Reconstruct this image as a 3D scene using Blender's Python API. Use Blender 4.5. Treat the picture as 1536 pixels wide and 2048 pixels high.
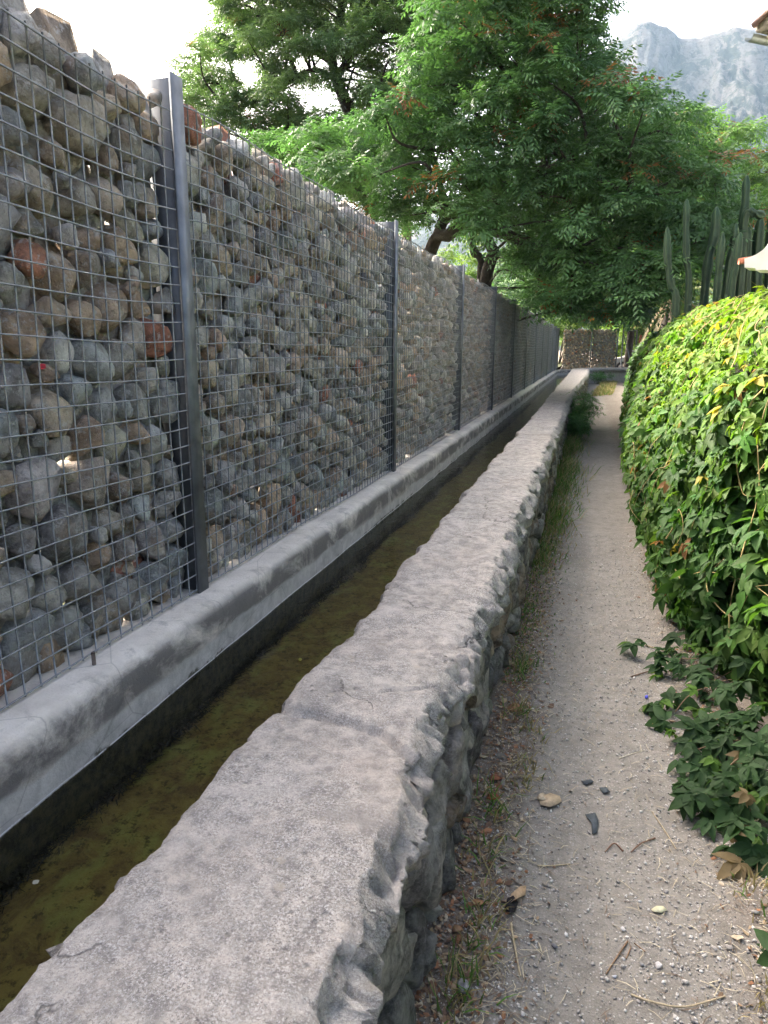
import bpy, bmesh, math, random
import numpy as np
from mathutils import Matrix, Vector

for o in list(bpy.data.objects):
    bpy.data.objects.remove(o, do_unlink=True)
SC = bpy.context.scene
COL = SC.collection
R = math.radians
rng = np.random.default_rng(11)
random.seed(11)

# ------------------------------------------------------------------ camera
F_PX, CAM_H = 1430.0, 1.5
YAW, PITCH, ROLL = R(15.655), R(13.0), R(0.3)
_fw = np.array([-math.sin(YAW) * math.cos(PITCH), math.cos(YAW) * math.cos(PITCH), -math.sin(PITCH)])
_r0 = np.array([math.cos(YAW), math.sin(YAW), 0.0])
_u0 = np.cross(_r0, _fw)
_rt = math.cos(ROLL) * _r0 + math.sin(ROLL) * _u0
_up = math.cos(ROLL) * _u0 - math.sin(ROLL) * _r0
CAMP = np.array([0.0, 0.0, CAM_H])
cam_d = bpy.data.cameras.new('camera')
cam_d.sensor_fit = 'VERTICAL'
cam_d.sensor_height = 36.0
cam_d.lens = F_PX / 2048 * 36.0
cam_d.clip_start = 0.05
cam_d.clip_end = 6000
cam = bpy.data.objects.new('camera', cam_d)
COL.objects.link(cam)
M = Matrix.Identity(4)
for i in range(3):
    M[i][0], M[i][1], M[i][2], M[i][3] = _rt[i], _up[i], -_fw[i], CAMP[i]
cam.matrix_world = M
SC.camera = cam


def at(x, y, Y):
    """world point seen at survey pixel (x, y) of the photograph, Y metres down the path"""
    d = _fw + (x - 768) / F_PX * _rt - (y - 1024) / F_PX * _up
    return CAMP + d * (Y / d[1])


# ------------------------------------------------------------------ sky, sun, exposure
SUN_EL, SUN_AZ = R(37), R(28)          # azimuth: from -X towards +Y
sun_v = Vector((-math.cos(SUN_EL) * math.cos(SUN_AZ), math.cos(SUN_EL) * math.sin(SUN_AZ), math.sin(SUN_EL)))
w = bpy.data.worlds.new('World')
SC.world = w
w.use_nodes = True
nt = w.node_tree
nt.nodes.clear()
sky = nt.nodes.new('ShaderNodeTexSky')
sky.sky_type = 'NISHITA'
sky.sun_disc = False
sky.sun_elevation = SUN_EL
sky.sun_rotation = math.atan2(sun_v.x, sun_v.y)
sky.air_density = 0.5
sky.dust_density = 10.0
sky.ozone_density = 0.0
bg = nt.nodes.new('ShaderNodeBackground')
bg.inputs['Strength'].default_value = 0.15
wo = nt.nodes.new('ShaderNodeOutputWorld')
nt.links.new(sky.outputs[0], bg.inputs[0])
nt.links.new(bg.outputs[0], wo.inputs[0])
sl = bpy.data.lights.new('sun', 'SUN')
sl.energy = 1.5
sl.angle = R(11)
sl.color = (1.0, 0.93, 0.82)
so = bpy.data.objects.new('sun', sl)
so.rotation_euler = sun_v.to_track_quat('Z', 'Y').to_euler()
so.location = (-20, 10, 30)
COL.objects.link(so)
SC.view_settings.view_transform = 'Standard'
SC.view_settings.look = 'None'
SC.view_settings.exposure = 2.65
SC.view_settings.gamma = 1.0
SC.view_settings.use_curve_mapping = False
SC.render.engine = 'CYCLES'
cy = SC.cycles
cy.use_denoising = True
cy.use_adaptive_sampling = True
cy.adaptive_threshold = 0.02
cy.denoiser = 'OPENIMAGEDENOISE'
cy.max_bounces = 7
cy.diffuse_bounces = 2
cy.glossy_bounces = 2
cy.transmission_bounces = 4
cy.transparent_max_bounces = 8
cy.volume_bounces = 0
cy.sample_clamp_indirect = 6.0
cy.caustics_reflective = False
cy.caustics_refractive = False

# ------------------------------------------------------------------ numpy noise
_T = rng.random((32, 32, 32))


def vnoise(p):
    p = np.asarray(p, float)
    i = np.floor(p).astype(int)
    f = p - i
    f = f * f * (3 - 2 * f)
    i0, i1 = i % 32, (i + 1) % 32
    x0, y0, z0 = i0.T
    x1, y1, z1 = i1.T
    fx, fy, fz = f.T
    a = _T[x0, y0, z0] * (1 - fx) + _T[x1, y0, z0] * fx
    b = _T[x0, y1, z0] * (1 - fx) + _T[x1, y1, z0] * fx
    c = _T[x0, y0, z1] * (1 - fx) + _T[x1, y0, z1] * fx
    d = _T[x0, y1, z1] * (1 - fx) + _T[x1, y1, z1] * fx
    return ((a * (1 - fy) + b * fy) * (1 - fz) + (c * (1 - fy) + d * fy) * fz) * 2 - 1


def fbm(p, octaves=4, gain=0.5, lac=2.03):
    p = np.asarray(p, float)
    s, a, t = 0, 1.0, 0
    for k in range(octaves):
        s = s + a * vnoise(p + 7.3 * k)
        t += a
        a *= gain
        p = p * lac
    return s / t


def worley(p):
    """random pair of the nearest jittered lattice cell, and F2 - F1"""
    p = np.asarray(p, float)
    i = np.floor(p).astype(int)
    best = np.full(len(p), 9.0)
    sec = np.full(len(p), 9.0)
    v1, v2 = np.zeros(len(p)), np.zeros(len(p))
    for a in (-1, 0, 1):
        for b in (-1, 0, 1):
            for c in (-1, 0, 1):
                j = i + np.array([a, b, c])
                k = j % 32
                r1 = _T[k[:, 0], k[:, 1], k[:, 2]]
                r2 = _T[(k[:, 1] + 7) % 32, k[:, 2], (k[:, 0] + 3) % 32]
                r3 = _T[(k[:, 2] + 11) % 32, (k[:, 0] + 5) % 32, k[:, 1]]
                d = np.sqrt(((j + np.stack([r1, r2, r3], -1) - p) ** 2).sum(1))
                m = d < best
                sec = np.where(m, best, np.minimum(sec, d))
                v1 = np.where(m, r3 * 7.31 % 1.0, v1)
                v2 = np.where(m, r1 * 5.77 % 1.0, v2)
                best = np.where(m, d, best)
    return v1, v2, sec - best


def sstep(a, b, x):
    t = np.clip((np.asarray(x, float) - a) / (b - a), 0, 1)
    return t * t * (3 - 2 * t)


# ------------------------------------------------------------------ mesh helpers
def mesh_np(name, V, faces, mat, colors=None, smooth=False):
    """faces: list of (n,k) int arrays; colors: (nverts,3)"""
    V = np.ascontiguousarray(V, np.float32)
    if isinstance(faces, np.ndarray):
        faces = [faces]
    me = bpy.data.meshes.new(name)
    me.vertices.add(len(V))
    me.vertices.foreach_set('co', V.ravel())
    nl = sum(f.size for f in faces)
    nf = sum(len(f) for f in faces)
    me.loops.add(nl)
    me.loops.foreach_set('vertex_index', np.concatenate([f.ravel() for f in faces]).astype(np.int32))
    me.polygons.add(nf)
    starts, p = [], 0
    for f in faces:
        starts.append(p + np.arange(len(f)) * f.shape[1])
        p += f.size
    me.polygons.foreach_set('loop_start', np.concatenate(starts).astype(np.int32))
    if smooth:
        me.polygons.foreach_set('use_smooth', np.ones(nf, bool))
    if colors is not None:
        at_ = me.color_attributes.new('Col', 'FLOAT_COLOR', 'POINT')
        c = np.ones((len(V), 4), np.float32)
        c[:, :3] = colors
        at_.data.foreach_set('color', c.ravel())
    me.update(calc_edges=True)
    if mat:
        me.materials.append(mat)
    return me


def ob(name, me, parent=None, loc=None, kind=None, label=None, cat=None, group=None):
    o = bpy.data.objects.new(name, me)
    COL.objects.link(o)
    if parent is not None:
        o.parent = parent
    if loc is not None:
        o.location = [float(v) for v in loc]
    if kind:
        o['kind'] = kind
    if label:
        o['label'] = label
    if cat:
        o['category'] = cat
    if group:
        o['group'] = group
    return o


def thing(name, loc, label, cat, group=None):
    return ob(name, None, None, loc, None, label, cat, group)


class MB:
    """collects pieces in world space, builds one mesh"""

    def __init__(s):
        s.V, s.F, s.C, s.n = [], {}, [], 0

    def add(s, V, F, col=(1, 1, 1)):
        V = np.asarray(V, float)
        for f in (F if isinstance(F, list) else [F]):
            f = np.asarray(f, int)
            s.F.setdefault(f.shape[1], []).append(f + s.n)
        s.V.append(V)
        c = np.asarray(col, float)
        s.C.append(np.broadcast_to(c, (len(V), 3)) if c.ndim == 1 else c)
        s.n += len(V)
        return s

    def build(s, name, mat, parent=None, origin=None, smooth=False, **kw):
        V = np.concatenate(s.V)
        org = np.zeros(3) if origin is None else np.asarray(origin, float)
        faces = [np.concatenate(v) for v in s.F.values()]
        off = org if parent is None else np.array(parent.matrix_basis.translation) if origin is None else org
        me = mesh_np(name, V - off, faces, mat, np.concatenate(s.C), smooth)
        if parent is not None:
            pl = np.array(parent.matrix_basis.translation)
            return ob(name, me, parent, off - pl, **kw)
        return ob(name, me, None, off, **kw)


BOXF = np.array([[0, 3, 2, 1], [4, 5, 6, 7], [0, 1, 5, 4], [1, 2, 6, 5], [2, 3, 7, 6], [3, 0, 4, 7]])


def box(x0, x1, y0, y1, z0, z1):
    return np.array([[x0, y0, z0], [x1, y0, z0], [x1, y1, z0], [x0, y1, z0],
                     [x0, y0, z1], [x1, y0, z1], [x1, y1, z1], [x0, y1, z1]], float), BOXF


def obox(c, ax, ay, az, hx, hy, hz):
    """oriented box: centre, unit axes, half sizes"""
    c, ax, ay, az = map(lambda v: np.asarray(v, float), (c, ax, ay, az))
    sg = np.array([[-1, -1, -1], [1, -1, -1], [1, 1, -1], [-1, 1, -1], [-1, -1, 1], [1, -1, 1], [1, 1, 1], [-1, 1, 1]])
    return c + sg[:, :1] * hx * ax + sg[:, 1:2] * hy * ay + sg[:, 2:] * hz * az, BOXF


def tube(P, rad, sides=6, cap=True):
    P = np.asarray(P, float)
    n = len(P)
    rad = np.broadcast_to(np.asarray(rad, float), (n,))
    T = np.gradient(P, axis=0)
    T /= np.linalg.norm(T, axis=1)[:, None] + 1e-12
    ref = np.array([0, 0, 1.0]) if abs(T[:, 2]).mean() < 0.8 else np.array([1.0, 0, 0])
    A = np.cross(T, ref)
    A /= np.linalg.norm(A, axis=1)[:, None] + 1e-12
    B = np.cross(T, A)
    a = np.arange(sides) / sides * 2 * math.pi + math.pi / sides
    V = (P[:, None] + rad[:, None, None] * (np.cos(a)[None, :, None] * A[:, None] + np.sin(a)[None, :, None] * B[:, None])).reshape(-1, 3)
    i = np.arange(n - 1)[:, None] * sides
    j = np.arange(sides)[None]
    F = [np.stack([i + j, i + (j + 1) % sides, i + sides + (j + 1) % sides, i + sides + j], -1).reshape(-1, 4)]
    if cap:
        F.append(np.stack([np.arange(sides), (n - 1) * sides + np.arange(sides)[::-1]]))
        F[1] = F[1][:, ::-1] if False else F[1]
    return V, F


def spline(P, n=8):
    """Catmull-Rom through the points"""
    P = np.asarray(P, float)
    Q = np.vstack([2 * P[0] - P[1], P, 2 * P[-1] - P[-2]])
    out = []
    t = np.linspace(0, 1, n, endpoint=False)[:, None]
    for k in range(1, len(Q) - 2):
        a, b, c, d = Q[k - 1], Q[k], Q[k + 1], Q[k + 2]
        out.append(0.5 * (2 * b + (c - a) * t + (2 * a - 5 * b + 4 * c - d) * t ** 2 + (3 * b - a - 3 * c + d) * t ** 3))
    out.append(P[-1:])
    return np.vstack(out)


def grid_faces(nu, nv):
    """nu rows, nv columns -> quads"""
    i = np.arange(nu - 1)[:, None] * nv
    j = np.arange(nv - 1)[None]
    return np.stack([i + j, i + j + 1, i + nv + j + 1, i + nv + j], -1).reshape(-1, 4)


def ico(sub):
    bm = bmesh.new()
    bmesh.ops.create_icosphere(bm, subdivisions=sub, radius=1)
    bm.verts.ensure_lookup_table()
    V = np.array([v.co[:] for v in bm.verts])
    F = np.array([[v.index for v in f.verts] for f in bm.faces])
    bm.free()
    return V / np.linalg.norm(V, axis=1)[:, None], F


ICO = {k: ico(k) for k in (1, 2, 3, 4)}


def rot_to(zdir, ydir):
    """(k,3) arrays -> (k,3,3) matrices whose columns are x, y, z"""
    z = zdir / (np.linalg.norm(zdir, axis=-1, keepdims=True) + 1e-9)
    x = np.cross(ydir, z)
    x /= np.linalg.norm(x, axis=-1, keepdims=True) + 1e-9
    y = np.cross(z, x)
    return np.stack([x, y, z], -1)


def scatter(V, F, Rm, pos, scale, cols, shade=None):
    """copies of a small mesh merged into arrays"""
    k, n = len(pos), len(V)
    W = np.einsum('kij,nj->kni', Rm, V) * np.asarray(scale).reshape(-1, 1, 1) + pos[:, None]
    Fs = (F[None] + (np.arange(k) * n)[:, None, None]).reshape(-1, F.shape[1])
    C = np.repeat(cols, n, axis=0)
    if shade is not None:
        C = C * np.tile(shade, k)[:, None]
    return W.reshape(-1, 3), Fs, C


# ------------------------------------------------------------------ materials
class NT:
    def __init__(s, name):
        s.m = bpy.data.materials.new(name)
        s.m.use_nodes = True
        s.t = s.m.node_tree
        s.p = s.t.nodes['Principled BSDF']
        s.out = s.t.nodes['Material Output']
        s.pos = s.n('ShaderNodeNewGeometry').outputs['Position']

    def n(s, typ, **kw):
        x = s.t.nodes.new(typ)
        for k, v in kw.items():
            setattr(x, k, v)
        return x

    def set(s, sock, v):
        if hasattr(v, 'is_linked') or hasattr(v, 'links'):
            s.t.links.new(v, sock)
        elif isinstance(v, tuple) and len(v) == 3 and sock.type == 'RGBA':
            sock.default_value = (*v, 1)
        else:
            sock.default_value = v

    def noise(s, scale, detail=4, rough=0.55, vec=None, dist=0.0, out='Fac'):
        x = s.n('ShaderNodeTexNoise')
        s.set(x.inputs['Vector'], vec or s.pos)
        x.inputs['Scale'].default_value = scale
        x.inputs['Detail'].default_value = detail
        x.inputs['Roughness'].default_value = rough
        x.inputs['Distortion'].default_value = dist
        return x.outputs[out]

    def vor(s, scale, feature='F1', out='Distance', vec=None, rand=1.0):
        x = s.n('ShaderNodeTexVoronoi', feature=feature)
        s.set(x.inputs['Vector'], vec or s.pos)
        x.inputs['Scale'].default_value = scale
        x.inputs['Randomness'].default_value = rand
        return x.outputs[out]

    def scaled(s, sx, sy, sz):
        x = s.n('ShaderNodeMapping')
        s.set(x.inputs['Vector'], s.pos)
        x.inputs['Scale'].default_value = (sx, sy, sz)
        return x.outputs[0]

    def ramp(s, v, *stops):
        x = s.n('ShaderNodeValToRGB')
        s.set(x.inputs[0], v)
        el = x.color_ramp.elements
        while len(el) > 2:
            el.remove(el[-1])
        for i, (p, c) in enumerate(stops):
            e = el[i] if i < 2 else el.new(p)
            e.position = p
            c = (c, c, c) if not isinstance(c, tuple) else c
            e.color = (*c, 1)
        return x.outputs[0]

    def mix(s, f, a, b, mode='MIX'):
        x = s.n('ShaderNodeMix', data_type='RGBA', blend_type=mode)
        s.set(x.inputs[0], f)
        s.set(x.inputs[6], a)
        s.set(x.inputs[7], b)
        return x.outputs[2]

    def math(s, op, a, b=0.0, clamp=False):
        x = s.n('ShaderNodeMath', operation=op, use_clamp=clamp)
        s.set(x.inputs[0], a)
        s.set(x.inputs[1], b)
        return x.outputs[0]

    def rng(s, v, a, b, c=0.0, d=1.0):
        x = s.n('ShaderNodeMapRange')
        s.set(x.inputs[0], v)
        for i, q in enumerate((a, b, c, d)):
            x.inputs[1 + i].default_value = q
        return x.outputs[0]

    def sep(s, axis):
        x = s.n('ShaderNodeSeparateXYZ')
        s.set(x.inputs[0], s.pos)
        return x.outputs[axis]

    def attr(s, name='Col'):
        x = s.n('ShaderNodeAttribute', attribute_name=name)
        return x.outputs['Color']

    def bump(s, h, strength=0.5, dist=0.01, prev=None):
        x = s.n('ShaderNodeBump')
        x.inputs['Strength'].default_value = strength
        x.inputs['Distance'].default_value = dist
        s.set(x.inputs['Height'], h)
        if prev is not None:
            s.set(x.inputs['Normal'], prev)
        return x.outputs[0]

    def done(s, color=None, rough=0.8, normal=None, metal=0.0, spec=0.3):
        if color is not None:
            s.set(s.p.inputs['Base Color'], color)
        s.set(s.p.inputs['Roughness'], rough)
        s.p.inputs['Metallic'].default_value = metal
        s.p.inputs['Specular IOR Level'].default_value = spec
        if normal is not None:
            s.set(s.p.inputs['Normal'], normal)
        return s.m


def simple(name, col, rough=0.7, metal=0.0, nscale=20, var=0.25, bump=0.2, bd=0.003):
    t = NT(name)
    n1 = t.noise(nscale, 5)
    c = t.mix(t.rng(n1, .3, .7), tuple(v * (1 - var) for v in col), tuple(min(1, v * (1 + var)) for v in col))
    return t.done(c, rough, t.bump(t.noise(nscale * 5, 4), bump, bd), metal)


def mat_gabion():
    t = NT('gabion_stone')
    c0 = t.attr()
    big = t.noise(10, 7, .66, dist=.4)
    c = t.mix(t.rng(big, .40, .60), t.mix(1.0, c0, (.70, .68, .65), 'MULTIPLY'), t.mix(1.0, c0, (1.42, 1.40, 1.36), 'MULTIPLY'))
    rust = t.rng(t.noise(5.5, 5, .62, dist=.3), .57, .68)
    c = t.mix(t.math('MULTIPLY', rust, .6), c, (.33, .225, .14))
    lich = t.rng(t.noise(30, 6, .74), .54, .60)
    c = t.mix(t.math('MULTIPLY', lich, .6), c, (.60, .59, .55))
    dark = t.rng(t.noise(40, 6, .75), .54, .61)
    c = t.mix(t.math('MULTIPLY', dark, .42), c, (.12, .11, .10))
    b = t.bump(t.noise(26, 9, .72), 1.0, .028)
    b = t.bump(t.noise(120, 4, .7), .35, .003, b)
    return t.done(c, .88, b, spec=.2)


def mat_rubble():
    t = NT('rubble_stone')
    c0 = t.attr()
    big = t.noise(14, 8, .75, dist=.5)
    c = t.mix(t.rng(big, .38, .60), t.mix(1.0, c0, (.42, .41, .39), 'MULTIPLY'), t.mix(1.0, c0, (1.45, 1.42, 1.36), 'MULTIPLY'))
    mort = t.rng(t.noise(30, 5, .7), .52, .64)
    c = t.mix(t.math('MULTIPLY', mort, .6), c, (.55, .53, .49))
    moss = t.rng(t.noise(5, 4, .6), .6, .75)
    c = t.mix(t.math('MULTIPLY', moss, .3), c, (.16, .15, .09))
    b = t.bump(t.noise(24, 10, .8), 1.0, .06)
    b = t.bump(t.noise(150, 5, .75), .7, .006, b)
    return t.done(c, .92, b)


def mat_cap():
    t = NT('cap_concrete')
    big = t.noise(2.2, 5, .6)
    c = t.mix(t.rng(big, .3, .7), (.49, .445, .395), (.45, .425, .38))
    mid = t.noise(24, 6, .7)
    c = t.mix(t.rng(mid, .38, .62), t.mix(1.0, c, (.60, .60, .61), 'MULTIPLY'), t.mix(1.0, c, (1.22, 1.2, 1.18), 'MULTIPLY'))
    grain = t.noise(210, 4, .85)
    wear = t.rng(t.noise(3.6, 5, .7, dist=.6), .40, .60, .3, 1.0)
    c = t.mix(t.math('MULTIPLY', t.math('MULTIPLY', t.rng(grain, .51, .58), .85), wear), c, (.76, .74, .70))
    g2 = t.noise(230, 4, .85)
    c = t.mix(t.math('MULTIPLY', t.math('MULTIPLY', t.rng(g2, .51, .58), .9), wear), c, (.17, .155, .145))
    pit = t.rng(t.vor(46), .10, .30, 1, 0)
    pm = t.rng(t.noise(7, 3), .48, .62)
    pit = t.math('MULTIPLY', pit, pm)
    c = t.mix(t.math('MULTIPLY', pit, .55), c, (.14, .135, .13))
    blot = t.noise(5.5, 6, .7, dist=.7)
    c = t.mix(t.math('MULTIPLY', t.rng(blot, .54, .66), .5), c, (.24, .23, .215))
    c = t.mix(t.math('MULTIPLY', t.rng(blot, .46, .34), .4), c, (.66, .62, .575))
    peb = t.math('MULTIPLY', t.rng(t.vor(19), .16, .22, 1, 0), t.rng(t.noise(4.1, 3), .5, .56))
    c = t.mix(t.math('MULTIPLY', peb, .6), c, t.mix(t.rng(t.noise(11, 2), .45, .55), (.22, .21, .20), (.50, .44, .36)))
    warm = t.rng(t.noise(1.4, 4, .6), .58, .72)
    c = t.mix(t.math('MULTIPLY', warm, .25), c, (.48, .40, .33))
    wob = t.n('ShaderNodeVectorMath', operation='ADD')
    t.set(wob.inputs[0], t.pos)
    sc_ = t.n('ShaderNodeVectorMath', operation='SCALE')
    t.set(sc_.inputs[0], t.noise(9, 4, .6, out='Color'))
    sc_.inputs['Scale'].default_value = .16
    t.set(wob.inputs[1], sc_.outputs[0])
    crk = t.math('MULTIPLY', t.rng(t.vor(2.1, 'DISTANCE_TO_EDGE', vec=wob.outputs[0]), .0, .009, 1, 0), t.rng(t.noise(2.3, 3), .46, .52))
    c = t.mix(t.math('MULTIPLY', crk, .8), c, (.09, .085, .08))
    edge = t.rng(t.sep(2), .50, .615, 1, 0)
    c = t.mix(t.math('MULTIPLY', edge, .35), c, (.50, .49, .47))
    b = t.bump(t.noise(28, 7, .7), .6, .014)
    b = t.bump(t.math('SUBTRACT', t.math('SUBTRACT', grain, pit), crk), .85, .007, b)
    b = t.bump(t.noise(320, 3, .8), .5, .002, b)
    return t.done(c, .93, b)


def mat_ledge():
    t = NT('ledge_concrete')
    z = t.sep(2)
    base = t.mix(t.rng(t.noise(6, 6, .65), .3, .7), (.58, .53, .455), (.80, .745, .66))
    # dark weathering on the rounded front edge and the face, with a shape of its own
    st = t.noise(5.0, 7, .68, vec=t.scaled(1.6, .7, 1.2), dist=.5)
    zone = t.math('MULTIPLY', t.rng(z, .37, .43), t.rng(z, .505, .545, 1, .0))
    stain = t.math('MULTIPLY', t.rng(st, .33, .53), zone, True)
    c = t.mix(t.math('MULTIPLY', stain, .84), base, (.105, .10, .096))
    top = t.math('MULTIPLY', t.rng(t.noise(9, 7, .7, dist=.6), .54, .68), .5)
    c = t.mix(top, c, (.17, .165, .155))
    # pale lime line above the water, ragged
    lz = t.math('ADD', z, t.math('MULTIPLY', t.math('SUBTRACT', t.noise(3.5, 6, .6), .5), .10))
    lime = t.rng(lz, .405, .418, 1, 0)
    limec = t.mix(t.rng(t.noise(14, 6, .7), .35, .65), (.38, .38, .35), (.64, .63, .59))
    c = t.mix(t.math('MULTIPLY', lime, .9), c, limec)
    mz = t.math('ADD', z, t.math('MULTIPLY', t.math('SUBTRACT', t.noise(16, 5, .7), .5), .09))
    moss = t.math('MULTIPLY', t.rng(mz, .336, .348, 1, 0), t.rng(t.noise(3.4, 4), .50, .56))
    c = t.mix(t.math('MULTIPLY', moss, .85), c, (.06, .055, .022))
    wet = t.rng(t.math('ADD', z, t.math('MULTIPLY', t.math('SUBTRACT', t.noise(60, 3), .5), .008)), .327, .333, 1, 0)
    c = t.mix(wet, c, t.mix(t.rng(t.noise(30, 6, .75), .4, .6), (.026, .026, .014), (.11, .10, .05)))
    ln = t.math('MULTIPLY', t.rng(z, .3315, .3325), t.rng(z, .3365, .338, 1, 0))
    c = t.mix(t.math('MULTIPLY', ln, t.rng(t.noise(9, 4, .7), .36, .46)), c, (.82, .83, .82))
    hair = t.rng(t.vor(3.2, 'DISTANCE_TO_EDGE', vec=t.scaled(1, .7, 1)), 0, .008, 1, 0)
    c = t.mix(t.math('MULTIPLY', hair, .35), c, (.1, .1, .095))
    b = t.bump(t.noise(22, 8, .7), .5, .012)
    b = t.bump(t.noise(150, 4, .7), .5, .003, b)
    return t.done(c, .8, b)


def mat_path():
    t = NT('path_earth')
    big = t.noise(1.6, 5, .6)
    c = t.mix(t.rng(big, .3, .7), (.196, .183, .156), (.262, .247, .216))
    x = t.math('ADD', t.sep(0), t.math('MULTIPLY', t.math('SUBTRACT', t.noise(7, 5, .65), .5), .28))
    mould = t.math('ADD', t.rng(x, -.19, -.08, 1, 0), t.math('MULTIPLY', t.rng(x, .42, .54), .6), True)
    c = t.mix(t.math('MULTIPLY', mould, .75), c, (.135, .10, .072))
    mid = t.noise(16, 6, .7)
    c = t.mix(t.rng(mid, .3, .7), t.mix(1.0, c, (.72, .71, .70), 'MULTIPLY'), t.mix(1.0, c, (1.2, 1.2, 1.2), 'MULTIPLY'))
    peb = t.n('ShaderNodeTexVoronoi', feature='F1')
    t.set(peb.inputs['Vector'], t.pos)
    peb.inputs['Scale'].default_value = 120
    pc = t.rng(t.n('ShaderNodeSeparateColor').outputs[0], 0, 1) if False else peb.outputs['Color']
    sc = t.n('ShaderNodeSeparateColor')
    t.set(sc.inputs[0], pc)
    val = t.rng(sc.outputs[0], .55, 1.0)
    d = t.rng(peb.outputs['Distance'], .15, .45, 1, 0)
    c = t.mix(t.math('MULTIPLY', t.math('MULTIPLY', val, d), .8), c, (.55, .53, .50))
    dk = t.math('MULTIPLY', t.rng(sc.outputs[1], .78, .9), d)
    c = t.mix(t.math('MULTIPLY', dk, .7), c, (.10, .095, .09))
    g = t.noise(260, 3, .8)
    c = t.mix(t.math('MULTIPLY', t.rng(g, .5, .7), .4), c, (.48, .45, .42))
    b = t.bump(t.noise(18, 7, .7), .5, .02)
    b = t.bump(peb.outputs['Distance'], -.5, .006, b)
    b = t.bump(g, .5, .003, b)
    return t.done(c, .95, b)


def mat_leaf(name, gloss=.45, trans=.35, spec=.35, blemish=0.0):
    t = NT(name)
    c = t.attr()
    n1 = t.noise(23, 4, .6)
    c = t.mix(t.rng(n1, .3, .7), t.mix(1.0, c, (.78, .80, .78), 'MULTIPLY'), t.mix(1.0, c, (1.18, 1.16, 1.1), 'MULTIPLY'))
    if blemish:
        bl = t.rng(t.noise(30, 4, .7), .70, .76)
        c = t.mix(t.math('MULTIPLY', bl, blemish), c, (.36, .25, .13))
    t.done(c, gloss, t.bump(t.noise(60, 3), .25, .004), 0, spec)
    tr = t.n('ShaderNodeBsdfTranslucent')
    t.set(tr.inputs[0], t.mix(1.0, c, (1.25, 1.35, .55) if blemish else (1.1, 1.3, .75), 'MULTIPLY'))
    mx = t.n('ShaderNodeMixShader')
    mx.inputs[0].default_value = trans
    t.t.links.new(t.p.outputs[0], mx.inputs[1])
    t.t.links.new(tr.outputs[0], mx.inputs[2])
    t.t.links.new(mx.outputs[0], t.out.inputs[0])
    return t.m


def mat_attr(name, rough=.85, nscale=30, var=.3, bump=.4, bd=.005):
    t = NT(name)
    c = t.attr()
    n1 = t.noise(nscale, 6, .65)
    c = t.mix(t.rng(n1, .3, .7), t.mix(1.0, c, (1 - var,) * 3, 'MULTIPLY'), t.mix(1.0, c, (1 + var,) * 3, 'MULTIPLY'))
    return t.done(c, rough, t.bump(t.noise(nscale * 2.5, 6, .7), bump, bd))


def mat_water():
    t = NT('water')
    t.t.nodes.remove(t.p)
    fr = t.n('ShaderNodeFresnel')
    fr.inputs['IOR'].default_value = 1.33
    wv = t.scaled(1.0, .45, 1.0)
    b = t.bump(t.noise(16, 3, .5, vec=wv, dist=.6), .22, .02)
    b = t.bump(t.noise(60, 2, .5, vec=wv), .10, .005, b)
    t.set(fr.inputs['Normal'], b)
    tr = t.n('ShaderNodeBsdfTransparent')
    tr.inputs[0].default_value = (.80, .82, .70, 1)
    gl = t.n('ShaderNodeBsdfGlossy')
    gl.inputs['Roughness'].default_value = .03
    t.set(gl.inputs['Normal'], b)
    mx = t.n('ShaderNodeMixShader')
    t.t.links.new(fr.outputs[0], mx.inputs[0])
    t.t.links.new(tr.outputs[0], mx.inputs[1])
    t.t.links.new(gl.outputs[0], mx.inputs[2])
    t.t.links.new(mx.outputs[0], t.out.inputs[0])
    return t.m


def mat_bed():
    t = NT('channel_bed')
    n1 = t.noise(11, 8, .75, dist=.9)
    c = t.mix(t.rng(n1, .40, .60), (.13, .085, .036), (.25, .19, .062))
    g = t.rng(t.noise(5, 5, .65, vec=t.scaled(1.5, .8, 1)), .50, .64)
    c = t.mix(t.math('MULTIPLY', g, .8), c, (.27, .28, .085))
    d = t.rng(t.noise(38, 6, .75), .53, .62)
    c = t.mix(t.math('MULTIPLY', d, .75), c, (.022, .018, .008))
    b = t.bump(t.noise(34, 7, .7), .9, .02)
    return t.done(c, .8, b)


def mat_mountain():
    t = NT('mountain_rock')
    st = t.scaled(1.0, .6, .55)
    n1 = t.noise(.05, 8, .72, vec=st, dist=.5)
    nz = t.math('ADD', n1, t.rng(t.sep(2), 80, 330, -.085, .06))
    c = t.mix(t.rng(nz, .475, .525), (.010, .020, .018), (.10, .097, .095))
    n2 = t.noise(.26, 6, .75, vec=st)
    c = t.mix(t.math('MULTIPLY', t.rng(n2, .50, .58), .7), c, (.03, .042, .03))
    n3 = t.noise(.11, 5, .7)
    c = t.mix(t.math('MULTIPLY', t.rng(n3, .60, .68), .6), c, (.18, .16, .135))
    return t.done(c, .95, t.bump(t.noise(.12, 8, .75), .8, 5))


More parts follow.
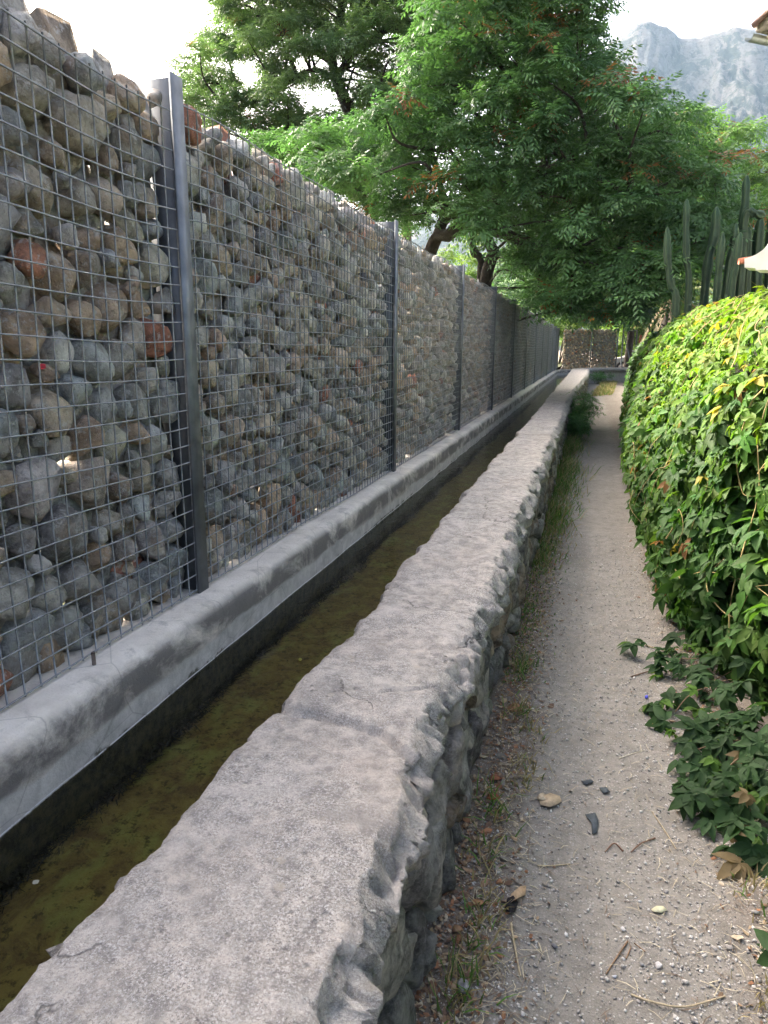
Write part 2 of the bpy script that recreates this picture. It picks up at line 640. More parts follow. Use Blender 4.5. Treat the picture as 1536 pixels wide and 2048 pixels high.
M_GAB, M_RUB, M_CAP, M_LEDGE, M_PATH = mat_gabion(), mat_rubble(), mat_cap(), mat_ledge(), mat_path()
M_STEEL = simple('galvanised_post_steel', (.15, .165, .175), .5, .5, 12, .30, .15)
M_WIRE = simple('galvanised_wire', (.27, .285, .29), .5, .4, 40, .3, .2)
M_CREEP = mat_leaf('creeper_leaf', .58, .42, .18, .75)
M_TREE = mat_leaf('tree_leaf', .5, .36, .25)
M_BARK = mat_attr('bark', .9, 14, .45, .9, .03)
M_VINE = mat_attr('vine_stem', .8, 40, .3)
M_CACT = mat_attr('cactus_skin', .55, 9, .25, .3, .01)
M_BITS = mat_attr('litter', .85, 60, .3)
M_PEB = mat_attr('pebble', .9, 90, .3, .5, .002)
M_GRASS = mat_leaf('grass_blade', .55, .3, .2)
M_WATER, M_BED, M_MOUNT = mat_water(), mat_bed(), mat_mountain()
M_EARTH = simple('dry_earth', (.23, .19, .14), .95, 0, 1.2, .35, .5, .03)
M_WHITE = simple('white_plaster', (.72, .70, .66), .85, 0, 8, .12, .3)
M_TERRA = simple('terracotta', (.40, .15, .09), .8, 0, 20, .3, .3)
M_GUTTER = simple('weathered_gutter', (.20, .235, .22), .45, .5, 10, .3, .15)
M_ROOF = simple('roof_verge', (.34, .31, .28), .9, 0, 30, .5, .5)
M_DARK = simple('dark_rubber', (.03, .03, .032), .7, 0, 20, .2)
M_CARPAINT = simple('car_paint', (.42, .42, .42), .3, .3, 4, .08, .02)
M_GLASS = simple('dark_glass', (.03, .035, .04), .1, 0, 4, .1, .0)
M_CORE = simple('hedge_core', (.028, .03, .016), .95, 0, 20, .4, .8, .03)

# ------------------------------------------------------------------ the line of the channel
_c = np.array([1.69, 32.3])
_s_st = 32.3 + 3.0


def line(s):
    """front edge of the ledge: straight along +Y, then a right turn. s -> xy, right-hand normal"""
    s = np.asarray(s, float)
    y = s - 3.0
    a = np.clip((s - _s_st) / 3.0, 0, math.pi / 2)
    ext = np.maximum(s - _s_st - 3.0 * math.pi / 2, 0)
    px = np.where(s < _s_st, -1.31, 1.69 - 3.0 * np.cos(a) + ext)
    py = np.where(s < _s_st, y, 32.3 + 3.0 * np.sin(a))
    return np.stack([px, py], -1), np.stack([np.cos(a), -np.sin(a)], -1)


def s_of(y):
    return y + 3.0


def srow(near, mid, far, s0=1.8):
    return np.concatenate([np.arange(s0, 6.2, near), np.arange(6.2, 12, mid), np.arange(12, 44, far)])


# ------------------------------------------------------------------ ground, path, channel
g = 1250.0
V = np.array([[-g, -150, -.07], [g, -150, -.07], [g, 1400, -.07], [-g, 1400, -.07]])
ob('ground', mesh_np('ground', V, np.array([[0, 1, 2, 3]]), M_EARTH), kind='structure')
M_GARDEN = simple('garden_turf', (.075, .085, .035), .95, 0, 2.5, .4, .6, .03)
xs = np.linspace(-60, -1.60, 30)
ys = np.linspace(-6, 60, 60)
X, Y = np.meshgrid(xs, ys)
Z = .47 + .03 * fbm(np.stack([X, Y, X * 0], -1).reshape(-1, 3) * .8).reshape(X.shape)
ob('garden_ground', mesh_np('garden_ground', np.stack([X, Y, Z], -1).reshape(-1, 3), grid_faces(*X.shape), M_GARDEN, smooth=True), kind='structure')

xs = np.concatenate([np.arange(-.42, 1.0, .022), np.arange(1.0, 6, .25)])
ys = np.concatenate([np.arange(-1.5, 4, .022), np.arange(4, 10, .07), np.arange(10, 34.4, .25)])
X, Y = np.meshgrid(xs, ys)
P3 = np.stack([X, Y, X * 0], -1).reshape(-1, 3)
Z = (.022 * fbm(P3 * 1.7, 3) + .010 * fbm(P3 * 9 + 3, 4)).reshape(X.shape)
Z += .03 * sstep(.16, -.3, X) + .03 * sstep(.32, .6, X)          # banked edges
ob('path', mesh_np('path', np.stack([X, Y, Z], -1).reshape(-1, 3), grid_faces(*X.shape), M_PATH, smooth=True), kind='structure')


def path_z(x, y):
    p = np.stack([x, y, x * 0], -1).reshape(-1, 3)
    return .022 * fbm(p * 1.7, 3) + .010 * fbm(p * 9 + 3, 4) + .03 * sstep(.16, -.3, x) + .03 * sstep(.32, .6, x)


S = srow(.03, .06, .3)
offs = np.linspace(-.06, .72, 30)
xy, nr = line(S)
XY = xy[:, None] + nr[:, None] * offs[None, :, None]
Pb = np.concatenate([XY, np.full(XY.shape[:2] + (1,), .19)], -1).reshape(-1, 3)
Pb[:, 2] += .018 * fbm(Pb * np.array([7, 5, 1]), 4)
ob('channel_bed', mesh_np('channel_bed', Pb, grid_faces(len(S), len(offs)), M_BED, smooth=True), kind='structure')
Pw = XY.copy()
Pw = np.concatenate([XY, np.full(XY.shape[:2] + (1,), .33)], -1).reshape(-1, 3)
ob('water', mesh_np('water', Pw, grid_faces(len(S), len(offs)), M_WATER, smooth=True), kind='structure')

# dark water moss growing along the foot of the ledge
mb = MB()
n = 26000
s_ = rng.uniform(2.4, 16, n) if False else 2.4 + 18 * rng.random(n) ** 1.7
edge = .040 + .045 * fbm(np.stack([s_ * 2.3, s_ * 0, s_ * 0], -1), 3) + .012 * rng.standard_normal(n)
o_ = rng.random(n) * np.maximum(edge, .02)
xy, nr = line(s_)
base = np.column_stack([xy + nr * (o_ - .005)[:, None], np.full(n, .192)])
hgt = rng.uniform(.006, .03, n)
lean = rng.normal(0, .025, (n, 2)) + np.array([0, -.025])
wid = rng.uniform(.0012, .003, n)
ang = rng.random(n) * math.pi
dx = np.column_stack([np.cos(ang), np.sin(ang), 0 * ang]) * wid[:, None]
tip = base + np.column_stack([lean, hgt])
Vq = np.stack([base - dx, base + dx, tip + dx * .5, tip - dx * .5], 1).reshape(-1, 3)
colm = np.repeat(np.array([.020, .020, .010]) * rng.uniform(.5, 2.0, (n, 1)), 4, axis=0)
mb.add(Vq, np.arange(n * 4).reshape(-1, 4), colm)
mb.build('water_moss', M_BITS, kind='stuff', label='dark moss growing under water along the foot of the concrete ledge', cat='moss')

# ------------------------------------------------------------------ concrete ledge under the fence
S = srow(.02, .05, .2)
prof = [(.0, .05), (.0, .20), (.0, .30), (.0, .34), (.0, .38), (.0, .42), (.0, .45), (-.001, .49), (-.004, .510),
        (-.011, .526), (-.024, .537), (-.042, .542), (-.08, .543), (-.115, .543), (-.15, .543), (-.20, .543), (-.26, .543), (-.36, .543), (-.36, .1)]
po = np.array(prof)
xy, nr = line(S)
XY = xy[:, None] + nr[:, None] * po[None, :, 0, None]
P = np.concatenate([XY, np.broadcast_to(po[None, :, 1, None], XY.shape[:2] + (1,))], -1)
d = .007 * fbm((P * np.array([5, 3, 5])).reshape(-1, 3), 4).reshape(P.shape[:2]) + .010 * fbm((P * np.array([1.2, 1.1, 1.2])).reshape(-1, 3), 2).reshape(P.shape[:2])
wv = .006 * np.sin(S * 9.0 + 2 * np.sin(S * 1.3))[:, None] * sstep(6, 12, S)[:, None]   # uneven formwork farther on
face_w = sstep(.535, .50, po[:, 1])[None]
P[..., :2] += nr[:, None] * ((d + wv) * face_w)[..., None]
P[..., 2] += (d * .8 + wv * .4) * (1 - face_w) - .0
led = thing('concrete_ledge', (-1.5, 0, 0), 'stained grey concrete ledge with rounded edge carrying the stone filled fence', 'ledge')
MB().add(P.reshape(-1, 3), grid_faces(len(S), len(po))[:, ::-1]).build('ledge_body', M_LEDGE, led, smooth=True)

# ------------------------------------------------------------------ rock shapes packed in cells
PALETTE = np.array([[.40, .385, .35], [.47, .45, .41], [.42, .355, .28], [.46, .35, .255], [.37, .385, .375], [.56, .545, .50],
                    [.43, .395, .325], [.48, .395, .30], [.31, .30, .28], [.49, .47, .425], [.40, .19, .13]])
PALW = np.array([.17, .15, .13, .09, .13, .06, .09, .06, .07, .04, .02])
PALW = PALW / PALW.sum()


def pack(W, H, levels, seed, bottom=0.0):
    r_ = np.random.default_rng(seed)
    P, Q = np.zeros((0, 2)), np.zeros(0)
    for rad, tries, cap in levels:
        c = r_.random((tries, 2)) * np.array([W, H - 1.35 * rad])
        c[:, 1] += rad * .75
        k = 0
        for p in c:
            q = rad * r_.uniform(.86, 1.12)
            if p[0] < q * .7 or p[0] > W - q * .7:
                continue
            if len(P) and (np.hypot(*(P - p).T) < (Q + q) * .97).any():
                continue
            P = np.vstack([P, p])
            Q = np.append(Q, q)
            k += 1
            if k >= cap:
                break
    return P, Q


def rock(dirs, planes_n, planes_h, p, r_, amp):
    q = np.maximum(dirs @ planes_n.T, 0) / planes_h[None]
    rad = (q ** p).sum(1) ** (-1.0 / p)
    off = r_.random(3) * 30
    rad *= 1 + amp * vnoise(dirs * 1.6 + off) + amp * .55 * vnoise(dirs * 3.9 + off) + amp * .45 * vnoise(dirs * 8.5 + off) + amp * .34 * vnoise(dirs * 17 + off)
    return dirs * rad[:, None]


def cell_stones(W, H, depth, levels, seed, subf, front=0.0, amp=.085, prange=(10, 28), gap=.99, extra=12, palette=PALETTE, palw=PALW, pushvar=.02, tight=False):
    """stones packed in a W x H sheet; local axes t (along), n (outwards), z. yields (centre, verts, faces, radius, colour)"""
    r_ = np.random.default_rng(seed + 1)
    P, Q = pack(W, H, levels, seed)
    for i in range(len(P)):
        D = P - P[i]
        dist = np.hypot(*D.T)
        idx = np.where((dist > 1e-6) & (dist < 3.2 * (Q[i] + .1)))[0]
        h = (dist[idx] ** 2 + Q[i] ** 2 - Q[idx] ** 2) / (2 * dist[idx])
        keep = h < 1.9 * Q[i]
        idx, h = idx[keep], h[keep]
        nn = np.column_stack([D[idx, 0] / dist[idx], r_.normal(0, .22, len(idx)), D[idx, 1] / dist[idx]])
        nn /= np.linalg.norm(nn, axis=1)[:, None]
        dh = min(depth * .5, Q[i] * r_.uniform(.8, 1.15))
        lim = [[0, 1, 0], [0, -1, 0], [1, 0, 0], [-1, 0, 0], [0, 0, 1], [0, 0, -1]]
        limh = [dh, dh] + [Q[i] * (1.8 if tight else r_.uniform(1.0, 1.55)) for _ in range(4)]
        limh[2] = min(limh[2], max(W - P[i, 0], .6 * Q[i]))
        limh[3] = min(limh[3], max(P[i, 0], .6 * Q[i]))
        limh[5] = min(limh[5], max(P[i, 1] + (.07 if tight else 0), .5 * Q[i]))
        lim = np.array(lim, float) + r_.normal(0, .16, (6, 3)) * np.array([1, .4, 1])
        if tight:
            lim[2:] = np.array([[1, 0, 0], [-1, 0, 0], [0, 0, 1], [0, 0, -1]])
        ex = r_.normal(0, 1, (extra, 3))
        nn = np.vstack([nn, lim, ex])
        nn /= np.linalg.norm(nn, axis=1)[:, None]
        hh = np.concatenate([h * gap * r_.uniform(.93, 1.03, len(h)), limh, Q[i] * r_.uniform(.68, 1.12, extra)])
        hh = np.maximum(hh, .35 * Q[i])
        dirs, F = ICO[subf(P[i])]
        p = r_.uniform(*prange)
        V = rock(dirs, nn, hh, p, r_, amp * r_.uniform(.6, 1.4))
        V[:, 0] = np.clip(V[:, 0], .012 - P[i, 0], W - .012 - P[i, 0])
        ext = V[:, 1].max() - V[:, 1].min()
        if ext > depth:
            V[:, 1] *= depth / ext
        nmax = V[:, 1].max()
        cn = front - nmax - abs(r_.normal(0, pushvar)) * (.06 / Q[i])
        cn = max(cn, front - depth - V[:, 1].min())
        col = palette[r_.choice(len(palette), p=palw)] * r_.uniform(.82, 1.18) * r_.uniform(.97, 1.03, 3)
        yield np.array([P[i, 0], cn, P[i, 1]]), V, F, Q[i], col


FENCE_X, Z0, ZT = -1.442, .545, 2.325
LV = [(.094, 300, 4), (.080, 500, 14), (.067, 900, 60), (.054, 3000, 230), (.042, 6000, 500), (.030, 6000, 600)]
BACKLV = [(.085, 800, 120), (.062, 2500, 300), (.045, 3000, 300)]


def wire_panel(y0, y1, x, zb, zt, seed, bul=.011, sp=.0625, rad=.0029, tip=.014, sides=4):
    r_ = np.random.default_rng(seed)
    mb = MB()
    L = y1 - y0
    nv = int(L / sp)
    ph = r_.random(4) * 6.28
    f = lambda y, z: x + bul * np.sin(y * 2.3 + ph[0]) * np.sin(z * 2.9 + ph[1]) * np.sin((y - y0) / L * math.pi)
    topw = lambda y: zt + .012 * np.sin(y * 2.1 + ph[2]) + .008 * np.sin(y * 5.3 + ph[3])
    for k in range(nv + 1):
        y = y0 + .02 + k * (L - .04) / nv
        z = np.linspace(zb, float(topw(y)) + tip, 9)
        mb.add(*tube(np.column_stack([f(y, z) - rad, y + .003 * np.sin(z * 3 + k), z]), rad, sides))
    nz = int((zt - zb) / sp)
    for k in range(nz + 1):
        y = np.linspace(y0, y1, 22)
        z = zb + .01 + (topw(y) - zb - .01) * k / nz + .0025 * np.sin(y * 4 + k)
        mb.add(*tube(np.column_stack([f(y, z) + rad, y, z]), rad, sides))
    return mb


POSTS = [2.43 + 2.985 * k for k in range(-1, 12)]
ORD = ['first', 'second', 'third', 'fourth', 'fifth', 'sixth', 'seventh', 'eighth', 'ninth', 'tenth', 'eleventh', 'twelfth']


def lod(ymid):
    return 3 if ymid < 3.9 else 2 if ymid < 9.5 else 1


for b in range(len(POSTS) - 1):
    y0, y1 = POSTS[b] + .005, POSTS[b + 1] - .005
    if b == 0:
        y0 = .35
    W = y1 - y0
    if b == 0:
        lab = 'nearest wire mesh panel filled with stones, cut off by the left picture edge'
    elif b == 11:
        lab = 'farthest stone filled mesh panel along the channel, before the wall turns right'
    else:
        lab = f'{ORD[b]} stone filled wire mesh panel counting from the left picture edge'
    root = thing('gabion_panel', (FENCE_X, (y0 + y1) / 2, Z0), lab, 'gabion wall', 'stone filled mesh panels of the long wall')
    org = np.array([FENCE_X, y0, Z0])
    lv = LV
    if b > 5:
        lv = [(r, t // 2, c) for r, t, c in LV[:5]]
    H = ZT - Z0 + (.02 if b == 0 else .015)
    if b == 0:
        subf = lambda p: 3 if y0 + p[0] > 1.3 else 1
    else:
        subf = lambda p, y0=y0: lod(y0 + p[0])
    st = list(cell_stones(W, H, .14, lv, 100 + b * 7, subf, front=-.019))
    st.sort(key=lambda q: -q[3])
    vis = [q for q in st if b > 0 or q[0][0] + y0 > 1.15]
    hid = [q for q in st if not (b > 0 or q[0][0] + y0 > 1.15)]
    singles = vis[:300] if b < 5 else []
    rest = (vis[300:] if b < 5 else vis) + hid
    for c, Vs, F, q, col in singles:
        Vw = np.column_stack([Vs[:, 1], Vs[:, 0], Vs[:, 2]])
        me = mesh_np('stone', Vw, F[:, ::-1], M_GAB, np.broadcast_to(col, Vw.shape), True)
        ob('stone', me, root, org + np.array([c[1], c[0], c[2]]) - np.array(root.location))
    mb = MB()
    for c, Vs, F, q, col in rest:
        mb.add(np.column_stack([Vs[:, 1] + c[1], Vs[:, 0] + c[0], Vs[:, 2] + c[2]]) + org, F[:, ::-1], col)
    # stones lying behind, seen only through the gaps
    for c, Vs, F, q, col in cell_stones(W, H, .06, BACKLV, 900 + b * 5, lambda p: 2 if b < 2 else 1, front=-.097, gap=1.3, extra=0, tight=True, amp=.06):
        mb.add(np.column_stack([Vs[:, 1] + c[1], Vs[:, 0] + c[0], Vs[:, 2] + c[2]]) + org, F[:, ::-1], col * .9)  # slightly darker colour paints shade into the gaps between front stones
    for c, Vs, F, q, col in cell_stones(W, .13, .06, [(.045, 900, 400), (.03, 900, 400)], 1300 + b, lambda p: 2 if b < 2 else 1, front=-.05, gap=1.2, extra=2, tight=True, amp=.06):
        mb.add(np.column_stack([Vs[:, 1] + c[1], Vs[:, 0] + c[0], Vs[:, 2] + c[2]]) + org, F[:, ::-1], col)
    mb.build('small_stones', M_GAB, root, smooth=True, kind='stuff')
    wire_panel(y0, y1, FENCE_X, Z0 + .004, ZT - (.03 if b == 0 else 0), b).build('wire_mesh', M_WIRE, root)
    wire_panel(y0, y1, FENCE_X - .158, Z0 + .004, ZT + .0, 50 + b, rad=.0026, tip=.055, sides=3).build('wire_mesh', M_WIRE, root)

# steel posts
def make_post(y, label, x=FENCE_X, top=2.405):
    root = thing('steel_post', (x, y, Z0 - .002), label, 'post', 'steel posts of the stone filled wall')
    z0 = Z0 - .006
    V, F = box(x + .004, x + .014, y - .036, y + .036, z0, top)
    MB().add(V, F).build('front_flange', M_STEEL, root)
    V, F = box(x - .156, x + .0035, y - .004, y + .004, z0, top - .006)
    MB().add(V, F).build('web', M_STEEL, root)
    V, F = box(x - .167, x - .157, y - .036, y + .036, z0, top - .003)
    MB().add(V, F).build('rear_flange', M_STEEL, root)
    return root


for k, y in enumerate(POSTS[1:]):
    lab = 'large grey steel post nearest the left picture edge, between stone panels' if k == 0 else \
        f'{ORD[k]} grey steel post of the stone wall counting from the nearest one'
    make_post(y, lab)

# wall piece that faces the camera at the far end
for k, (x0, x1) in enumerate([(-1.28, .0), (.05, 1.15)]):
    yw = 35.72
    root = thing('gabion_panel', ((x0 + x1) / 2, yw, Z0),
                 ['left one of the two brownish stone filled panels facing the camera at the far end',
                  'right one of the two brownish stone filled panels facing the camera at the far end'][k], 'gabion wall', 'stone panels across the far end')
    mb = MB()
    for c, Vs, F, q, col in cell_stones(x1 - x0, ZT - Z0, .14, LV[1:5], 300 + k, lambda p: 1, front=-.019):
        mb.add(np.column_stack([Vs[:, 0] + c[0] + x0, -Vs[:, 1] - c[1] + yw, Vs[:, 2] + c[2] + Z0]), F[:, ::-1], col * np.array([1.6, 1.4, 1.15]))
    for c, Vs, F, q, col in cell_stones(x1 - x0, ZT - Z0, .1, LV[1:5], 340 + k, lambda p: 1, front=-.06, gap=1.3, extra=0, tight=True):
        mb.add(np.column_stack([Vs[:, 0] + c[0] + x0, -Vs[:, 1] - c[1] + yw, Vs[:, 2] + c[2] + Z0]), F[:, ::-1], col)
    mb.build('small_stones', M_GAB, root, smooth=True, kind='stuff')
    wm = wire_panel(x0, x1, 0, Z0, ZT, 80 + k, rad=.003)
    for i, v in enumerate(wm.V):
        wm.V[i] = np.column_stack([v[:, 1], yw - v[:, 0], v[:, 2]])
    wm.build('wire_mesh', M_WIRE, root)
for k, x in enumerate([.025, 1.18]):
    root = thing('steel_post', (x, 35.72, Z0), ['dark post between the two far stone panels facing the camera', 'dark post at the right end of the far stone panels'][k], 'post')
    V, F = box(x - .035, x + .035, 35.70, 35.708, Z0 - .01, 2.40)
    MB().add(V, F).build('front_flange', M_STEEL, root)
    V, F = box(x - .004, x + .004, 35.7085, 35.86, Z0 - .01, 2.395)
    MB().add(V, F).build('web', M_STEEL, root)

# ------------------------------------------------------------------ low wall between channel and path
low = thing('low_wall', (-.48, 0, 0), 'low rubble wall with a rough pinkish grey concrete top between channel and path', 'wall')
S = np.concatenate([np.arange(2.6, 5.6, .0085), np.arange(5.6, 9, .022), np.arange(9, 15, .06), np.arange(15, 43, .2)])
lo, ro = .612, 1.062


def cross():
    pts = [(lo + .01, .05), (lo + .006, .2), (lo + .003, .32), (lo, .40), (lo - .002, .47), (lo, .52), (lo + .002, .56), (lo + .004, .595), (lo + .009, .618), (lo + .018, .631), (lo + .034, .639), (lo + .055, .642)]
    pts += [(x, .643) for x in np.linspace(lo + .075, ro - .065, 42)]
    pts += [(ro - .05, .640), (ro - .035, .634), (ro - .020, .622), (ro - .008, .604), (ro - .002, .583), (ro, .56), (ro - .004, .535), (ro - .016, .512), (ro - .045, .50), (ro - .075, .49), (ro - .082, .4), (ro - .082, .2), (ro - .082, -.06)]
    return np.array(pts)


cr = cross()
xy, nr = line(S)
N, K = len(S), len(cr)
oo = np.broadcast_to(cr[None, :, 0], (N, K)).copy()
zz = np.broadcast_to(cr[None, :, 1], (N, K)).copy()
u = (oo - lo) / (ro - lo)
sx = np.stack([S, S * 0, S * 0], -1)
le = .036 * fbm(sx * 2.6 + 4, 3) + .016 * fbm(sx * 7.0 + 9, 3)                    # wandering channel-side edge
re = .026 * fbm(sx * 3.1 + 14, 3) + .024 * fbm(sx * 9.0 + 19, 3)
oo += le[:, None] * (1 - sstep(0, .6, u)) + re[:, None] * sstep(.45, 1, u)
oo += (.28 * sstep(16, 31, S))[:, None] * sstep(.2, 1, u)                            # wider towards the turn
P3 = np.stack([oo, np.broadcast_to(S[:, None], (N, K)), zz], -1)
f1 = fbm(P3.reshape(-1, 3) * np.array([6, 6, 9]), 5, .55).reshape(N, K)
f2 = fbm(P3.reshape(-1, 3) * np.array([26, 26, 26]) + 5, 4, .6).reshape(N, K)
f3 = fbm(P3.reshape(-1, 3) * np.array([75, 75, 75]) + 2, 2, .6).reshape(N, K)
edge = np.maximum(sstep(.22, 0, u), sstep(.74, 1.0, u))
topw = sstep(.55, .63, zz)
zz += topw * (.010 * f1 + .0045 * f2 + .0022 * f3 + .012 * fbm(sx * .8, 2)[:, None])
q3 = P3 + .02 * np.stack([f1, f2, f3], -1)
w1, w2, we = [q.reshape(N, K) for q in worley(q3.reshape(-1, 3) * np.array([13, 11, 15]))]
w3, w4, wf = [q.reshape(N, K) for q in worley(q3.reshape(-1, 3) * np.array([30, 27, 34]) + 40)]
rim = sstep(.80, .97, u + .06 * f1) * np.where(zz > .44, 1, .0)
oo -= rim * (.034 * w1 ** 2 + .022 * w3)
zz -= rim * topw * (.038 * w2 ** 3 + .020 * w4 ** 2)
rimL = sstep(.10, .0, u + .05 * f1)
oo += rimL * (.036 * w1 ** 2 + .014 * w3)
zz -= rimL * topw * (.035 * w2 ** 3 + .010 * w4 ** 2)
# broken joint across the top near the camera, the near slab a little lower
yj = S[:, None] - 3.0 + .10 * (u - .3) + .05 * fbm(np.stack([oo * 7, oo * 0, oo * 0], -1).reshape(-1, 3) + 3, 3).reshape(N, K) + .012 * f2
zz -= topw * (.014 * sstep(1.475, 1.445, yj) + .018 * np.exp(-((yj - 1.46) / .010) ** 2))
yk = S[:, None] - 3.0 - .35 * (u - .5) + .05 * fbm(np.stack([oo * 6, oo * 0, oo * 0], -1).reshape(-1, 3) + 13, 3).reshape(N, K)
zz -= topw * .014 * np.exp(-((yk - 1.60) / .008) ** 2) * sstep(.45, .6, u)
oo -= (.040 * sstep(4.62, 4.42, S) * (1 - .5 * sstep(3.7, 4.2, S)))[:, None] * (1 - sstep(0, .5, u))
oo += .016 * (np.exp(-((S - 4.50) / .05) ** 2) + .8 * np.exp(-((S - 3.86) / .07) ** 2) + .6 * np.exp(-((S - 5.3) / .06) ** 2))[:, None] * (1 - sstep(0, .3, u))
crumb = np.clip(fbm(np.stack([oo * 9, np.broadcast_to(S[:, None], (N, K)) * 9, zz * 0], -1).reshape(-1, 3) + 31, 4, .55).reshape(N, K) + .05, 0, 1)
zz -= topw * edge * crumb * .03
oo += (.02 * f1 + .014 * f2 + .005 * f3) * sstep(.60, .9, u) * (1 - topw * .3) * np.where(zz > .44, 1, .4)
oo += (.010 * f1 + .006 * f2) * sstep(.15, 0, u)
XY = xy[:, None] + nr[:, None] * oo[..., None]
P = np.concatenate([XY, zz[..., None]], -1).reshape(-1, 3)
MB().add(P, grid_faces(N, K)[:, ::-1][:, [0, 1, 2, 3]]).build('cap', M_CAP, low, smooth=True)

RUBP = np.array([[.36, .345, .31], [.47, .45, .41], [.29, .285, .275], [.43, .36, .28], [.56, .54, .50]])
LVW = [(.115, 250, 30), (.092, 600, 110), (.07, 1500, 300), (.05, 2500, 600)]
mb = MB()
tot = 0
for seg, (sa, sb, sub) in enumerate([(3.0, 5.4, 4), (5.4, 12.0, 3), (12.0, 34.0, 1)]):
    sts = list(cell_stones(sb - sa, .50, .16, LVW if seg < 2 else LVW[:3], 500 + seg, (lambda p, q=sub: q), front=0.0, amp=.11, prange=(14, 34), gap=.95,
                           extra=10, palette=RUBP, palw=np.full(5, .2), pushvar=.014))
    sts.sort(key=lambda q: q[0][0])
    for c, Vs, F, q, col in sts:
        s = sa + c[0]
        xy1, n1 = line(s)
        tn = np.array([-n1[1], n1[0]])
        wide = .28 * float(sstep(16, 31, s))
        o1 = ro + wide - .022 + c[1] + .012 * math.sin(s * 3.1)
        ctr = np.array([*(xy1 + n1 * o1), c[2] - .02])
        Vw = np.column_stack([Vs[:, :1] * tn[None] + Vs[:, 1:2] * n1[None], Vs[:, 2]])
        if tot < 300 and seg < 2:
            me = mesh_np('stone', Vw, F[:, ::-1], M_RUB, np.broadcast_to(col, Vw.shape), True)
            ob('stone', me, low, ctr - np.array(low.location))
            tot += 1
        else:
            mb.add(Vw + ctr, F[:, ::-1], col)
mb.build('far_stones', M_RUB, low, smooth=True, kind='stuff')
# ------------------------------------------------------------------ creeper hedge
def leaflet(L, W, st, fold=.25, curl=.25, serr=0.0):
    """pointed leaflet along +y; st stations"""
    t = np.linspace(0, 1, st)
    wv = np.sin(np.clip(t ** .8, 0, 1) * math.pi) ** .85 * (1 - .25 * t)
    wv /= wv.max()
    if serr:
        wv[1:-1:2] *= 1 - serr
    hw = W * .5 * wv
    y = t * L
    z = -curl * L * t ** 2
    mid = np.column_stack([0 * t, y, z])
    lf = np.column_stack([-hw, y - (serr * .15 * L if serr else 0), z + fold * hw])
    rt = np.column_stack([hw, y - (serr * .15 * L if serr else 0), z + fold * hw])
    V, F = [mid[0]], []
    for k in range(1, st - 1):
        V += [lf[k], mid[k], rt[k]]
    V.append(mid[-1])
    V = np.array(V)
    n = st - 2
    F += [[0, 2, 1], [0, 3, 2]]
    for k in range(n - 1):
        a = 1 + 3 * k
        F += [[a, a + 1, a + 3], [a + 1, a + 4, a + 3], [a + 1, a + 2, a + 4], [a + 2, a + 5, a + 4]]
    a = 1 + 3 * (n - 1)
    e = len(V) - 1
    F += [[a, a + 1, e], [a + 1, a + 2, e]]
    return V, np.array(F)


def palmate(r_, st, size=1.0, serr=0.0):
    """five-fingered creeper leaf, unit scale about .1 m per leaflet; centre at the stalk"""
    Vs, Fs, n = [], [], 0
    for a, l in ((0, 1.0), (-52, .92), (52, .92), (-108, .68), (108, .68)):
        V, F = leaflet(.098 * l * r_.uniform(.9, 1.1), .050 * l * r_.uniform(.9, 1.1), st, r_.uniform(.15, .45), r_.uniform(.1, .45), serr)
        ang = R(a + r_.normal(0, 5))
        tl = r_.normal(-.12, .12)
        V = V @ np.array([[1, 0, 0], [0, math.cos(tl), math.sin(tl)], [0, -math.sin(tl), math.cos(tl)]])
        V = V @ np.array([[math.cos(ang), math.sin(ang), 0], [-math.sin(ang), math.cos(ang), 0], [0, 0, 1]])
        Vs.append(V)
        Fs.append(F + n)
        n += len(V)
    return np.vstack(Vs) * size, np.vstack(Fs)


_rl = np.random.default_rng(5)
PAL_HI = [palmate(_rl, 9, 1, .10) for _ in range(8)]
PAL_MD = [palmate(_rl, 4) for _ in range(6)]
PAL_LO = [palmate(_rl, 3) for _ in range(4)]

HX = np.array([[-2, .95], [1.0, 1.0], [2.6, .90], [3.1, .78], [3.6, .58], [4.2, .48], [6.4, .50], [9, .57], [12.6, .70], [17, .98], [22, 1.12], [30, 1.9], [36, 3.2]])
HP = np.array([[.10, .0], [.02, .15], [-.04, .40], [-.02, .75], [.06, 1.08], [.14, 1.38], [.26, 1.64], [.45, 1.80], [.80, 1.875], [1.4, 1.89], [2.2, 1.83]])
_pl = np.concatenate([[0], np.cumsum(np.hypot(*np.diff(HP, axis=0).T))])


def hedge(y, a):
    """a in metres along the profile"""
    ox, z = np.interp(a, _pl, HP[:, 0]), np.interp(a, _pl, HP[:, 1])
    e = .02
    tx = np.interp(a + e, _pl, HP[:, 0]) - np.interp(a - e, _pl, HP[:, 0])
    tz = np.interp(a + e, _pl, HP[:, 1]) - np.interp(a - e, _pl, HP[:, 1])
    l = np.hypot(tx, tz) + 1e-9
    nx, nz = -tz / l, tx / l
    x = np.interp(y, HX[:, 0], HX[:, 1]) + ox
    q = np.stack([y * 1.15, a * 1.5, 0 * y], -1)
    bmp = .11 * fbm(q + 3, 3) + .05 * fbm(q * 3 + 8, 2)
    bmp = bmp * sstep(0, .35, a)
    return np.stack([x + nx * bmp, y, np.maximum(z + nz * bmp, .02)], -1), np.stack([nx, 0 * nx, nz], -1)


